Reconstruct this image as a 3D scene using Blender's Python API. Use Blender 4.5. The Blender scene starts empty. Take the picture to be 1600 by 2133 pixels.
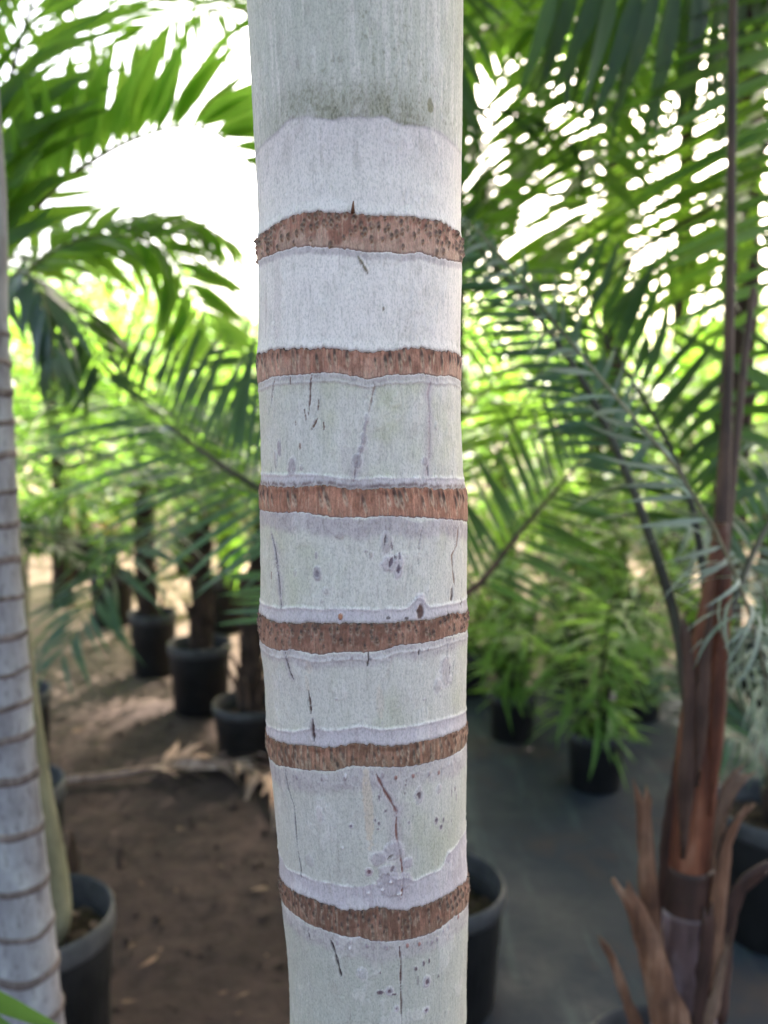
import bpy, math, random
import numpy as np
from mathutils import Vector, Matrix
random.seed(7)
rng = np.random.default_rng(11)
R_ = math.radians
scene = bpy.context.scene
COL = scene.collection

# ------------------------------------------------------------------ camera
CAM = Vector((0, 0, 1.40)); TILT = R_(6.6); FPX = 1716.0          # FPX: focal length in pixels of a 1600 wide picture
cd = bpy.data.cameras.new('camera'); cam = bpy.data.objects.new('camera', cd); COL.objects.link(cam)
cam.location = CAM; cam.rotation_euler = (R_(90) - TILT, 0, 0)
cd.sensor_fit = 'HORIZONTAL'; cd.sensor_width = 36; cd.lens = 36 * FPX / 1600
cd.clip_start = 0.02; cd.clip_end = 2000
cd.dof.use_dof = True; cd.dof.focus_distance = 0.430; cd.dof.aperture_fstop = cd.lens / 4.6
cd.dof.aperture_blades = 0
scene.camera = cam

# ------------------------------------------------------------------ sky, sun, exposure
SUN_AZ, SUN_EL = R_(24), R_(40)         # azimuth from +Y, positive to the right: the sun stands behind the palms
w = bpy.data.worlds.new('World'); scene.world = w; w.use_nodes = True
nt = w.node_tree; nt.nodes.clear()
sky = nt.nodes.new('ShaderNodeTexSky'); sky.sky_type = 'NISHITA'; sky.sun_disc = False
sky.sun_elevation = SUN_EL; sky.sun_rotation = SUN_AZ; sky.air_density = 1.0; sky.dust_density = 7.0; sky.ozone_density = 0.4
bg = nt.nodes.new('ShaderNodeBackground'); bg.inputs['Strength'].default_value = 0.15
ow = nt.nodes.new('ShaderNodeOutputWorld')
nt.links.new(sky.outputs[0], bg.inputs[0]); nt.links.new(bg.outputs[0], ow.inputs[0])
sd = bpy.data.lights.new('sun', 'SUN'); sd.energy = 5.0; sd.angle = R_(0.55); sd.color = (1, .93, .82)
sun = bpy.data.objects.new('sun', sd); COL.objects.link(sun); sun.location = (3, 6, 12)
sdir = Vector((math.sin(SUN_AZ) * math.cos(SUN_EL), math.cos(SUN_AZ) * math.cos(SUN_EL), math.sin(SUN_EL)))
sun.rotation_euler = (-sdir).to_track_quat('-Z', 'Y').to_euler()
scene.view_settings.view_transform = 'Standard'; scene.view_settings.look = 'None'
scene.view_settings.exposure = 2.5; scene.view_settings.gamma = 1.0; scene.view_settings.use_curve_mapping = False
scene.render.engine = 'CYCLES'
cy = scene.cycles; cy.use_denoising = True; cy.max_bounces = 7; cy.diffuse_bounces = 4; cy.glossy_bounces = 2
cy.transmission_bounces = 5; cy.transparent_max_bounces = 4; cy.use_adaptive_sampling = True; cy.adaptive_threshold = 0.01
cy.sample_clamp_indirect = 6; cy.caustics_reflective = False; cy.caustics_refractive = False

# ------------------------------------------------------------------ helpers: sight lines used to survey the place
CT, ST = math.cos(TILT), math.sin(TILT)
def ray(px, py):
    x = (px - 800) / FPX; v = (1066.5 - py) / FPX
    return Vector((x, CT + v * ST, v * CT - ST))
def P(px, py, Y):
    d = ray(px, py); return CAM + d * (Y / d.y)
def G(px, py, z=0.0):
    d = ray(px, py); return CAM + d * ((z - CAM.z) / d.z)
def PL(pts):                       # list of (px, py, Y) or (px, py) with Y carried on
    out = []; Y = None
    for p in pts:
        if len(p) == 3: Y = p[2]
        out.append([p[0], p[1], p[2] if len(p) == 3 else None])
    ks = [i for i, p in enumerate(out) if p[2] is not None]
    for i, p in enumerate(out):
        if p[2] is None: p[2] = float(np.interp(i, ks, [out[k][2] for k in ks]))
    return [P(*p) for p in out]
def spline(pts, n):
    P_ = np.array([tuple(p) for p in pts], float)
    P_ = np.vstack([2 * P_[0] - P_[1], P_, 2 * P_[-1] - P_[-2]])
    out = []
    m = len(P_) - 3
    for k in range(n):
        t = k / (n - 1) * m; i = min(int(t), m - 1); u = t - i
        a, b, c, d = P_[i:i + 4]
        out.append(.5 * ((2 * b) + (-a + c) * u + (2 * a - 5 * b + 4 * c - d) * u * u + (-a + 3 * b - 3 * c + d) * u ** 3))
    out = np.array(out)
    s = np.concatenate([[0], np.cumsum(np.linalg.norm(np.diff(out, axis=0), axis=1))])
    q = np.linspace(0, s[-1], n)
    return np.stack([np.interp(q, s, out[:, j]) for j in range(3)], 1), s[-1]

# ------------------------------------------------------------------ helpers: objects
def tag(o, label=None, cat=None, group=None, kind=None):
    if label: o['label'] = label
    if cat: o['category'] = cat
    if group: o['group'] = group
    if kind: o['kind'] = kind
    return o
def thing(name, loc, label, cat, group=None):
    o = bpy.data.objects.new(name, None); COL.objects.link(o); o.location = loc
    o.empty_display_size = .1
    return tag(o, label, cat, group)
def wloc(o):
    v = Vector(o.location)
    while o.parent: o = o.parent; v += Vector(o.location)
    return v
def link(name, me, parent=None, loc=(0, 0, 0)):       # loc is a world position; nothing but leaflets is rotated
    o = bpy.data.objects.new(name, me); COL.objects.link(o)
    if parent:
        o.parent = parent; o.location = Vector(loc) - wloc(parent)
    else: o.location = loc
    return o
def mesh(name, V, F, m, smooth=True):
    me = bpy.data.meshes.new(name)
    V = np.asarray(V, np.float32); 
    if isinstance(F, np.ndarray):
        k = F.shape[1]; nf = len(F)
        me.vertices.add(len(V)); me.vertices.foreach_set('co', V.ravel())
        me.loops.add(nf * k); me.loops.foreach_set('vertex_index', F.astype(np.int32).ravel())
        me.polygons.add(nf); me.polygons.foreach_set('loop_start', np.arange(0, nf * k, k, dtype=np.int32))
        me.update(calc_edges=True); me.validate()
    else:
        me.from_pydata(V.tolist(), [], F); me.update()
    if smooth: me.polygons.foreach_set('use_smooth', np.ones(len(me.polygons), bool))
    if m: me.materials.append(m)
    return me
def grid_faces(nr, nc, wrap=False):
    i = np.arange(nr - 1)[:, None]; j = np.arange(nc if wrap else nc - 1)[None]
    a = i * nc + j; b = i * nc + (j + 1) % nc
    return np.stack([a, b, b + nc, a + nc], -1).reshape(-1, 4)
def tube(pts, rad, n=10, cap=True, jit=0.0):
    """closed tube along pts with radius per point"""
    pts = np.array(pts, float); k = len(pts)
    T = np.gradient(pts, axis=0); T /= np.linalg.norm(T, axis=1)[:, None] + 1e-12
    ref = np.array([0, 1., 0]) if abs(T[0][1]) < .8 else np.array([1., 0, 0])
    V = []
    a = np.linspace(0, 2 * np.pi, n, endpoint=False)
    u = np.cross(T[0], ref); u /= np.linalg.norm(u)
    for i in range(k):
        u = u - T[i] * (u @ T[i]); u /= np.linalg.norm(u); v = np.cross(T[i], u)
        r = rad[i] * (1 + (jit * rng.uniform(-1, 1, n) if jit else 0))
        V.append(pts[i] + np.outer(np.cos(a) * r, u) + np.outer(np.sin(a) * r, v))
    V = np.vstack(V); F = grid_faces(k, n, True).tolist()
    if cap: F += [list(range(n))[::-1], list(range((k - 1) * n, k * n))]
    return V, F
def join(parts):
    V, F, o = [], [], 0
    for v, f in parts:
        V.append(np.asarray(v)); F += [[i + o for i in q] for q in (f.tolist() if isinstance(f, np.ndarray) else f)]; o += len(v)
    return np.vstack(V), F

# ------------------------------------------------------------------ materials
def node_mat(name):
    m = bpy.data.materials.new(name); m.use_nodes = True
    t = m.node_tree; b = t.nodes['Principled BSDF']
    return m, t, b, t.nodes, t.links
def tex(t, kind, scale, coord='Object', detail=4, rough=.6, vec=None, map_scale=None):
    c = t.nodes.new('ShaderNodeTexCoord'); n = t.nodes.new(kind)
    src = c.outputs[coord]
    if map_scale:
        mp = t.nodes.new('ShaderNodeMapping'); mp.inputs['Scale'].default_value = map_scale
        t.links.new(src, mp.inputs[0]); src = mp.outputs[0]
    t.links.new(src, n.inputs['Vector']); n.inputs['Scale'].default_value = scale
    if kind == 'ShaderNodeTexNoise':
        n.inputs['Detail'].default_value = detail; n.inputs['Roughness'].default_value = rough
    return n
def ramp(t, src, stops):
    r = t.nodes.new('ShaderNodeValToRGB'); e = r.color_ramp.elements
    while len(e) < len(stops): e.new(.5)
    for k, (p, c) in zip(e, stops): k.position = p; k.color = (*c, 1) if len(c) == 3 else c
    t.links.new(src, r.inputs[0]); return r
def mixc(t, fac, a, b, mode='MIX'):
    m = t.nodes.new('ShaderNodeMix'); m.data_type = 'RGBA'; m.blend_type = mode
    for s, v in ((m.inputs[0], fac), (m.inputs[6], a), (m.inputs[7], b)):
        if hasattr(v, 'is_linked'): t.links.new(v, s)
        else: s.default_value = v if not isinstance(v, tuple) else (*v, 1)[:4]
    return m.outputs[2]
def bump(t, b, h, strength, dist):
    n = t.nodes.new('ShaderNodeBump'); n.inputs['Strength'].default_value = strength; n.inputs['Distance'].default_value = dist
    t.links.new(h, n.inputs['Height']); t.links.new(n.outputs[0], b.inputs['Normal'])

def leaf_mat(name, dark, light, trans, tw=.4, rough=.42, spec=.32, nscale=6, tip=None):
    m, t, b, N, L = node_mat(name)
    n = tex(t, 'ShaderNodeTexNoise', nscale, detail=3)
    oi = N.new('ShaderNodeObjectInfo')
    add = N.new('ShaderNodeMath'); add.operation = 'MULTIPLY_ADD'
    L.new(oi.outputs['Random'], add.inputs[0]); add.inputs[1].default_value = .55
    sub = N.new('ShaderNodeMath'); sub.operation = 'SUBTRACT'; L.new(n.outputs[0], sub.inputs[0]); sub.inputs[1].default_value = .27
    L.new(sub.outputs[0], add.inputs[2])
    c = ramp(t, add.outputs[0], [(.15, dark), (.75, light)]).outputs[0]
    # dry yellow-brown flecks here and there
    f = tex(t, 'ShaderNodeTexNoise', nscale * 2.3, detail=2)
    fl = ramp(t, f.outputs[0], [(.68, (0, 0, 0)), (.76, (1, 1, 1))])
    c = mixc(t, fl.outputs[0], c, (.16, .13, .02))
    L.new(c, b.inputs['Base Color']); b.inputs['Roughness'].default_value = rough; b.inputs['Specular IOR Level'].default_value = spec
    tr = N.new('ShaderNodeBsdfTranslucent'); ms = N.new('ShaderNodeMixShader'); ms.inputs[0].default_value = tw
    tc = mixc(t, add.outputs[0], tuple(x * .75 for x in trans), tuple(min(1, x * 1.25) for x in trans))
    L.new(tc, tr.inputs[0])
    L.new(b.outputs[0], ms.inputs[1]); L.new(tr.outputs[0], ms.inputs[2])
    L.new(ms.outputs[0], N['Material Output'].inputs[0])
    return m
def bark_mat(name, stops, scale=30, stretch=(1, 1, .12), rough=.8, bmp=.5, dist=.004):
    m, t, b, N, L = node_mat(name)
    n = tex(t, 'ShaderNodeTexNoise', scale, detail=6, map_scale=stretch)
    n2 = tex(t, 'ShaderNodeTexNoise', scale * .22, detail=5)
    c = ramp(t, n.outputs[0], stops).outputs[0]
    k = ramp(t, n2.outputs[0], [(.35, (.52, .50, .50)), (.65, (1.22, 1.18, 1.14))])
    c = mixc(t, 1.0, c, k.outputs[0], 'MULTIPLY')
    L.new(c, b.inputs['Base Color']); b.inputs['Roughness'].default_value = rough
    b.inputs['Specular IOR Level'].default_value = .3
    bump(t, b, n.outputs[0], bmp, dist)
    return m

M = {}
M['leaf'] = leaf_mat('palm leaf green', (.018, .054, .010), (.048, .114, .020), (.30, .58, .05), .42)
M['leaf_bright'] = leaf_mat('palm leaf bright', (.040, .100, .012), (.085, .175, .028), (.38, .66, .08), .54)
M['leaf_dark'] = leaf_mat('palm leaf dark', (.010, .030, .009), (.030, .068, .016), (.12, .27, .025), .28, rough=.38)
M['leaf_silver'] = leaf_mat('palm leaf silver', (.17, .21, .17), (.30, .35, .29), (.22, .30, .18), .22, rough=.55)
M['leaf_blue'] = leaf_mat('palm leaf blue green', (.024, .058, .036), (.062, .108, .066), (.13, .27, .07), .26, rough=.42)
M['leaf_gloss'] = leaf_mat('palm leaf glossy blue green', (.026, .056, .038), (.064, .106, .072), (.12, .26, .07), .26, rough=.36, spec=.5)
M['leaf_shrub'] = leaf_mat('shrub leaf', (.065, .150, .034), (.145, .270, .062), (.36, .62, .10), .42, rough=.45)
M['leaf_far'] = leaf_mat('far leaf', (.035, .085, .010), (.090, .175, .024), (.32, .60, .08), .50, nscale=1.5)
M['leaf_copper'] = leaf_mat('copper leaf', (.14, .03, .015), (.36, .10, .05), (.55, .14, .06), .4)
M['dry'] = bark_mat('dry leaf', [(.3, (.10, .058, .036)), (.55, (.20, .125, .085)), (.75, (.30, .20, .14))], 40, (1, 1, .3), .8)
M['dry_pale'] = bark_mat('pale dry leaf', [(.3, (.22, .14, .10)), (.55, (.38, .26, .20)), (.75, (.52, .40, .32))], 40, (1, 1, .3), .8)
M['stub'] = bark_mat('dead leaf base', [(.25, (.065, .028, .016)), (.5, (.165, .080, .045)), (.75, (.31, .19, .125))], 60, (1, 1, .10), .75, .7, .003)
M['fibre'] = bark_mat('fibrous trunk', [(.3, (.020, .013, .010)), (.55, (.055, .034, .024)), (.75, (.12, .075, .05))], 45, (1, 1, .15), .9, .9, .01)
M['red_trunk'] = bark_mat('red brown crownshaft', [(.32, (.036, .013, .010)), (.48, (.115, .038, .020)), (.60, (.19, .070, .036)), (.74, (.28, .15, .10))], 34, (1, 1, .12), .55, .6, .004)
M['petiole'] = bark_mat('brown petiole', [(.3, (.045, .024, .018)), (.6, (.085, .048, .034)), (.8, (.13, .08, .05))], 60, (1, 1, .1), .55, .3, .002)
M['rachis'] = bark_mat('green rachis', [(.3, (.07, .09, .022)), (.7, (.15, .16, .05))], 30, (1, 1, .2), .5, .2, .002)
M['rachis_dark'] = bark_mat('dark rachis', [(.3, (.020, .022, .014)), (.7, (.05, .05, .03))], 30, (1, 1, .2), .5, .2, .002)
M['olive'] = bark_mat('olive stem', [(.3, (.13, .13, .075)), (.7, (.24, .23, .15))], 30, (1, 1, .3), .7, .3, .002)
M['crownshaft'] = bark_mat('crownshaft', [(.3, (.13, .20, .08)), (.7, (.22, .30, .13))], 20, (1, 1, .15), .5, .15, .002)
M['soil'] = bark_mat('potting soil', [(.3, (.035, .022, .015)), (.6, (.085, .056, .038)), (.8, (.17, .12, .085))], 55, (1, 1, 1), .95, 1.0, .012)

def pot_mat(name, c0, c1):
    m, t, b, N, L = node_mat(name)
    n = tex(t, 'ShaderNodeTexNoise', 7, detail=7, rough=.7)
    n2 = tex(t, 'ShaderNodeTexNoise', 60, detail=3, map_scale=(1, 1, .15))
    c = ramp(t, n.outputs[0], [(.38, c0), (.62, c1), (.8, tuple(x * 1.9 for x in c1))]).outputs[0]
    L.new(c, b.inputs['Base Color'])
    r = ramp(t, n2.outputs[0], [(.3, (.48,) * 3), (.7, (.72,) * 3)]); L.new(r.outputs[0], b.inputs['Roughness']); b.inputs['Specular IOR Level'].default_value = .25
    bump(t, b, n2.outputs[0], .15, .002)
    return m
M['pot'] = pot_mat('black pot plastic', (.008, .008, .008), (.017, .016, .0155))
M['pot_rim'] = pot_mat('dusty pot rim', (.030, .030, .031), (.078, .075, .074))

# dirt
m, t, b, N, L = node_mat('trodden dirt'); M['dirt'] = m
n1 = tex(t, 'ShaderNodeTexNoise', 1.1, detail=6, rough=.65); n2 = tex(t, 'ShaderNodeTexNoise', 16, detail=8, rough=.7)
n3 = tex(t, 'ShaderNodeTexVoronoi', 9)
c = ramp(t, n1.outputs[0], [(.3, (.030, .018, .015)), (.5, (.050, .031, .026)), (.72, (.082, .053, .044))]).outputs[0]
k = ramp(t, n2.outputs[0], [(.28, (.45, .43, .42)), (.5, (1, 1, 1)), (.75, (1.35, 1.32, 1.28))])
# darker near, paler far back: brightness of the sunlit path put into the colour
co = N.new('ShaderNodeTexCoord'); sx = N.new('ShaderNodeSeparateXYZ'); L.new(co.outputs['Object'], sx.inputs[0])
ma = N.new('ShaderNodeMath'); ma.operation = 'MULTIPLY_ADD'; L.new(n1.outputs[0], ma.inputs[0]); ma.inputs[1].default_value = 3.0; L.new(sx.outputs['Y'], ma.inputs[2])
dry = N.new('ShaderNodeMapRange'); L.new(ma.outputs[0], dry.inputs[0]); dry.inputs[1].default_value = 5.0; dry.inputs[2].default_value = 8.0  # share of the brighter back tone, growing with distance
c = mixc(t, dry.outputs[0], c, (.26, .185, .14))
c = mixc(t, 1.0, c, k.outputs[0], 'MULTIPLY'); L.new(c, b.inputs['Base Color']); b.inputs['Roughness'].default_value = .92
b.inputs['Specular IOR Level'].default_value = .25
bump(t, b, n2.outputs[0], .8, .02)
# woven ground cloth
m, t, b, N, L = node_mat('woven ground cloth'); M['cloth'] = m
n1 = tex(t, 'ShaderNodeTexNoise', 1.7, detail=7, rough=.68)
ws = tex(t, 'ShaderNodeTexWave', 95); ws.bands_direction = 'X'; ws.inputs['Distortion'].default_value = .6
st = tex(t, 'ShaderNodeTexNoise', 3.2, detail=4, map_scale=(3.4, .5, 1))
c = ramp(t, ws.outputs[0], [(.0, (.009, .013, .021)), (1, (.017, .024, .036))]).outputs[0]
s_ = ramp(t, st.outputs[0], [(.52, (0, 0, 0)), (.72, (.75, .75, .75))])
c = mixc(t, s_.outputs[0], c, (.045, .062, .064))
d_ = ramp(t, n1.outputs[0], [(.52, (0, 0, 0)), (.68, (.85, .85, .85))])
c = mixc(t, d_.outputs[0], c, (.062, .040, .031)); L.new(c, b.inputs['Base Color'])
r = ramp(t, n1.outputs[0], [(.35, (.58,) * 3), (.6, (.9,) * 3)]); L.new(r.outputs[0], b.inputs['Roughness']); b.inputs['Specular IOR Level'].default_value = .3
bump(t, b, n1.outputs[0], .5, .03)
# ringed grey bark of the slim foreground trunk
m, t, b, N, L = node_mat('lavender grey bark'); M['grey_bark'] = m
n1 = tex(t, 'ShaderNodeTexNoise', 22, detail=6, map_scale=(1, 1, .4)); n2 = tex(t, 'ShaderNodeTexNoise', 160, detail=3, map_scale=(1, 1, .35))
c = ramp(t, n1.outputs[0], [(.3, (.14, .125, .13)), (.45, (.245, .23, .24)), (.58, (.31, .30, .31)), (.72, (.42, .41, .39))]).outputs[0]
k = ramp(t, n2.outputs[0], [(.3, (.6, .57, .57)), (.48, (1, 1, 1))]); c = mixc(t, 1.0, c, k.outputs[0], 'MULTIPLY')
L.new(c, b.inputs['Base Color']); b.inputs['Roughness'].default_value = .75; bump(t, b, n1.outputs[0], .4, .003)
M['scar'] = bark_mat('leaf scar brown', [(.3, (.105, .078, .07)), (.55, (.175, .14, .13)), (.8, (.27, .235, .23))], 90, (1, 1, .15), .8, .5, .002)

# materials of the ringed trunk: baked surface colour (wax, algae, scurf, cracks) plus fine grain
def hero_mat(name, speck, fib, rough):
    m, t, b, N, L = node_mat(name)
    a = N.new('ShaderNodeAttribute'); a.attribute_name = 'surface'
    s1 = tex(t, 'ShaderNodeTexNoise', 1150, detail=2, rough=.6, map_scale=(1, 1, .55))
    s2 = tex(t, 'ShaderNodeTexNoise', 520, detail=3, rough=.6, map_scale=(1, 1, .16))
    k1 = ramp(t, s1.outputs[0], [(.34, (1 - speck, 1 - speck * .98, 1 - speck * 1.02)), (.52, (1, 1, 1)), (.7, (1.06, 1.06, 1.06))])
    k2 = ramp(t, s2.outputs[0], [(.3, (1 - fib, 1 - fib * .95, 1 - fib)), (.55, (1, 1, 1)), (.75, (1.05, 1.05, 1.05))])
    c = mixc(t, 1.0, a.outputs['Color'], k1.outputs[0], 'MULTIPLY'); c = mixc(t, 1.0, c, k2.outputs[0], 'MULTIPLY')
    L.new(c, b.inputs['Base Color']); b.inputs['Roughness'].default_value = rough; b.inputs['Specular IOR Level'].default_value = .35
    ad = N.new('ShaderNodeMath'); ad.operation = 'ADD'; L.new(s1.outputs[0], ad.inputs[0]); L.new(s2.outputs[0], ad.inputs[1])
    bump(t, b, ad.outputs[0], .35, .0006)
    return m
M['hero'] = hero_mat('waxy pale bark', .21, .12, .60)
M['band'] = hero_mat('brown leaf scar', .25, .30, .70)

# ================================================================== GROUND
def vnoise(x, y, seed):
    r = np.random.default_rng(seed); g = r.random((256, 256))
    xi = np.floor(x).astype(int); yi = np.floor(y).astype(int); fx = x - xi; fy = y - yi
    fx = fx * fx * (3 - 2 * fx); fy = fy * fy * (3 - 2 * fy)
    a = g[xi % 256, yi % 256]; b_ = g[(xi + 1) % 256, yi % 256]; c_ = g[xi % 256, (yi + 1) % 256]; d_ = g[(xi + 1) % 256, (yi + 1) % 256]
    return (a * (1 - fx) + b_ * fx) * (1 - fy) + (c_ * (1 - fx) + d_ * fx) * fy
def ground_z(x, y):
    x = np.asarray(x, float); y = np.asarray(y, float)
    h = .030 * (vnoise(x * 2.1 + 50, y * 2.1 + 50, 1) - .5) + .017 * (vnoise(x * 8 + 90, y * 8 + 90, 2) - .5) + .009 * (vnoise(x * 27 + 40, y * 27 + 40, 3) - .5)
    return h * np.clip((40 - np.hypot(x, y)) / 30, 0, 1)
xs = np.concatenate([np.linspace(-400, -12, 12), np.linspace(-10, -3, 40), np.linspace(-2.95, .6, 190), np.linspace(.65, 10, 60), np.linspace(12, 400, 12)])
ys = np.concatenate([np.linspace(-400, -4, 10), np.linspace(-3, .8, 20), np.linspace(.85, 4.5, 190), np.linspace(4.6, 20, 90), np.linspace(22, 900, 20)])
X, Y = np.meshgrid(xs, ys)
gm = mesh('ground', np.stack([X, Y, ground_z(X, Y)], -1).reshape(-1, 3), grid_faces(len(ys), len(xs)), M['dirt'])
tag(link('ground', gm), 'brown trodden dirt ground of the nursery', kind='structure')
# the cloth: a thin sheet with an uneven left border
ny, nx = 120, 60
v = np.linspace(0, 1, ny)[:, None]; u = np.linspace(0, 1, nx)[None]
yy = -1.0 + 5.1 * v + 0 * u
left = .04 + .05 * (vnoise(yy * 2 + 20, yy * 0 + 3.3, 8) - .5) + .14 * np.clip(yy - 2.5, 0, 9)
xx = left + (3.6 - left) * u
zz = ground_z(xx, yy) * .6 + .016 + .006 * (vnoise(xx * 5 + 30, yy * 5 + 30, 9) - .5)
zz[:, 0] -= .012; zz[-1] -= .012
cm = mesh('ground_cloth', np.stack([xx, yy, zz], -1).reshape(-1, 3), grid_faces(ny, nx), M['cloth'])
tag(link('ground_cloth', cm), 'dark bluish woven weed cloth over the ground right of the pale trunk', kind='structure')
# clods and crumbs in the dirt: nobody could count them
Vc, Fc = [], []
ico = np.array([(0, 0, 1), (.9, 0, .4), (.28, .85, .4), (-.72, .53, .4), (-.72, -.53, .4), (.28, -.85, .4), (0, 0, -.3)], float)
icf = [(0, 1, 2), (0, 2, 3), (0, 3, 4), (0, 4, 5), (0, 5, 1), (6, 2, 1), (6, 3, 2), (6, 4, 3), (6, 5, 4), (6, 1, 5)]
k = 0
for i in range(1700):
    y = rng.uniform(.95, 5.5) ; x = rng.uniform(-.62 * y - .1, .05 if y < 2.5 else .3)
    s = .004 + .014 * rng.random() ** 4
    vv = ico * s * rng.uniform(.6, 1.4, (7, 1)) + (x, y, float(ground_z(x, y)))
    Vc.append(vv); Fc += [[a + k for a in f] for f in icf]; k += 7
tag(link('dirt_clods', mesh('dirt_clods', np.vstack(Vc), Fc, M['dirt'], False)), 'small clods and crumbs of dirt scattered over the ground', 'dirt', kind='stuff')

# ================================================================== HERO TRUNK
YT = .48
edges = [(0,514,966),(100,520,965),(200,525,964),(300,531,963),(400,537,960.5),(480,539.5,961),(540,538,962),(600,539,962),(700,540,960),(745,538,959),(790,538,960),(850,541,960),(920,544,962),(1000,545.5,966),(1030,542,971),(1080,542,974),(1150,544,973.5),(1250,543,973),(1300,541,974),(1340,543,974),(1400,552,972),(1500,556,971),(1550,558,973),(1600,566,972.5),(1700,576,970),(1790,583,972),(1850,586,976),(1900,591,975),(1960,598.5,974),(2050,603.5,972),(2133,604,972)]
zt, ct, rt = [], [], []
for (y, a, b_) in edges:
    d = ray((a + b_) / 2, y); s = YT / d.y
    zt.append(CAM.z + d.z * s); ct.append(d.x * s)
    half = (math.atan((b_ - 800) / FPX) - math.atan((a - 800) / FPX)) / 2
    # depth along the axis of sight shrinks the angle: use the plan view through the trunk
    rt.append((b_ - a) / 2 / FPX * s * (1 / math.sqrt(1 + ((b_ - a) / 2 / FPX / d.y) ** 2)))
o_ = np.argsort(zt); zt = np.array(zt)[o_]; ct = np.array(ct)[o_]; rt = np.array(rt)[o_]
ZTOP, ZBOT = 2.55, -.01
zk = np.concatenate([[ZBOT, .25, .55, .8], zt, [1.85, 2.1, ZTOP]])
ck = np.concatenate([[ct[0] + .02, ct[0] + .015, ct[0] + .008, ct[0] + .003], ct, [ct[-1] - .006, ct[-1] - .012, ct[-1] - .02]])
rk = np.concatenate([[.085, .066, .060, .0585], rt, [rt[-1] * 1.005, rt[-1], rt[-1] * .96]])
def smooth_interp(z, zk, vk):
    z = np.asarray(z, float)
    return sum(np.interp(z + o, zk, vk) for o in (-.006, -.003, 0, .003, .006)) / 5
def trunk_c(z): return smooth_interp(z, zk, ck)
def trunk_r(z): return smooth_interp(z, zk, rk)
def on_trunk(px, py):
    """survey: the spot of the trunk seen along a sight line, as (theta, z)"""
    d = ray(px, py); z = CAM.z + d.z * (YT - .05) / d.y
    for _ in range(12):
        c, r = float(trunk_c(z)), float(trunk_r(z))
        A = d.x ** 2 + d.y ** 2; B = -(d.x * c + d.y * YT); C = c * c + YT * YT - r * r
        D = B * B - A * C
        s = (-B - math.sqrt(max(D, 0))) / A
        z = CAM.z + d.z * s
    return math.atan2(d.x * s - c, -(d.y * s - YT)), z
def zoomed(off, k, pts): return [(off[0] + x / k, off[1] + y / k) for x, y in pts]
Z1, Z2, Z3, Z4 = ((480, 0), 3.048), ((500, 650), 3.048), ((500, 1200), 3.077), ((540, 1550), 3.077)
class Curve:                                   # height of an edge as a function of theta, closed round the trunk
    def __init__(self, Zq, pts):
        q = sorted(on_trunk(*p) for p in zoomed(*Zq, pts))
        th = np.array([a for a, _ in q]); z = np.array([b for _, b in q])
        keep = np.concatenate([[True], np.diff(th) > .004]); th, z = th[keep], z[keep]
        self.th = np.concatenate([th - 2 * np.pi, th, th + 2 * np.pi]); self.z = np.tile(z, 3)
    def __call__(self, t):
        return sum(np.interp(t + o, self.th, self.z) for o in (-.03, 0, .03)) / 3
TOPS = [
 Curve(Z1, [(180,1510),(240,1460),(330,1400),(450,1352),(560,1338),(680,1345),(780,1355),(880,1365),(1020,1370),(1200,1385),(1330,1405),(1390,1440),(1450,1490),(1470,1530)]),
 Curve(Z2, [(110,265),(160,260),(210,235),(280,232),(380,225),(450,240),(540,220),(640,235),(740,245),(830,255),(950,240),(1050,230),(1150,222),(1230,245),(1330,250),(1400,285)]),
 Curve(Z2, [(145,1100),(300,1108),(420,1102),(540,1100),(640,1112),(730,1124),(850,1124),(950,1120),(1050,1110),(1180,1114),(1300,1126),(1380,1120),(1440,1110)]),
 Curve(Z3, [(125,230),(170,260),(230,290),(330,295),(480,300),(600,300),(700,300),(830,305),(950,300),(1050,285),(1150,280),(1250,270),(1350,240),(1460,215)]),
 Curve(Z3, [(175,1010),(230,1050),(300,1070),(450,1085),(600,1095),(750,1070),(900,1085),(1050,1080),(1150,1060),(1250,1040),(1350,1005),(1460,940)]),
 Curve(Z4, [(140,860),(200,920),(280,965),(350,990),(420,1020),(500,1045),(600,1065),(700,1060),(750,1040),(800,1050),(900,1060),(1000,1045),(1100,1020),(1200,960),(1270,920),(1330,850)])]
BOTS = [
 Curve(Z1, [(178,1665),(240,1630),(330,1600),(400,1580),(500,1570),(640,1580),(760,1590),(880,1610),(1000,1605),(1080,1620),(1200,1605),(1300,1640),(1400,1660),(1475,1675)]),
 Curve(Z2, [(110,460),(160,440),(220,410),(330,405),(450,400),(540,385),(640,395),(720,410),(780,430),(850,425),(960,405),(1080,400),(1150,395),(1250,415),(1330,405),(1405,450)]),
 Curve(Z2, [(130,1260),(250,1280),(380,1275),(500,1295),(640,1310),(750,1310),(900,1300),(1000,1300),(1150,1310),(1300,1320),(1450,1335)]),
 Curve(Z3, [(130,410),(180,465),(250,485),(330,475),(420,490),(520,510),(640,490),(750,490),(850,490),(950,475),(1000,450),(1100,440),(1200,430),(1300,400),(1390,375),(1470,345)]),
 Curve(Z3, [(180,1130),(240,1220),(300,1225),(400,1245),(520,1250),(600,1255),(700,1220),(850,1225),(950,1230),(1100,1220),(1180,1205),(1250,1190),(1350,1160),(1400,1130),(1460,1060)]),
 Curve(Z4, [(150,1010),(200,1070),(260,1120),(320,1160),(420,1195),(500,1225),(580,1245),(650,1240),(700,1265),(800,1270),(900,1265),(1000,1250),(1100,1220),(1180,1170),(1250,1110),(1340,1010)])]
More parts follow.
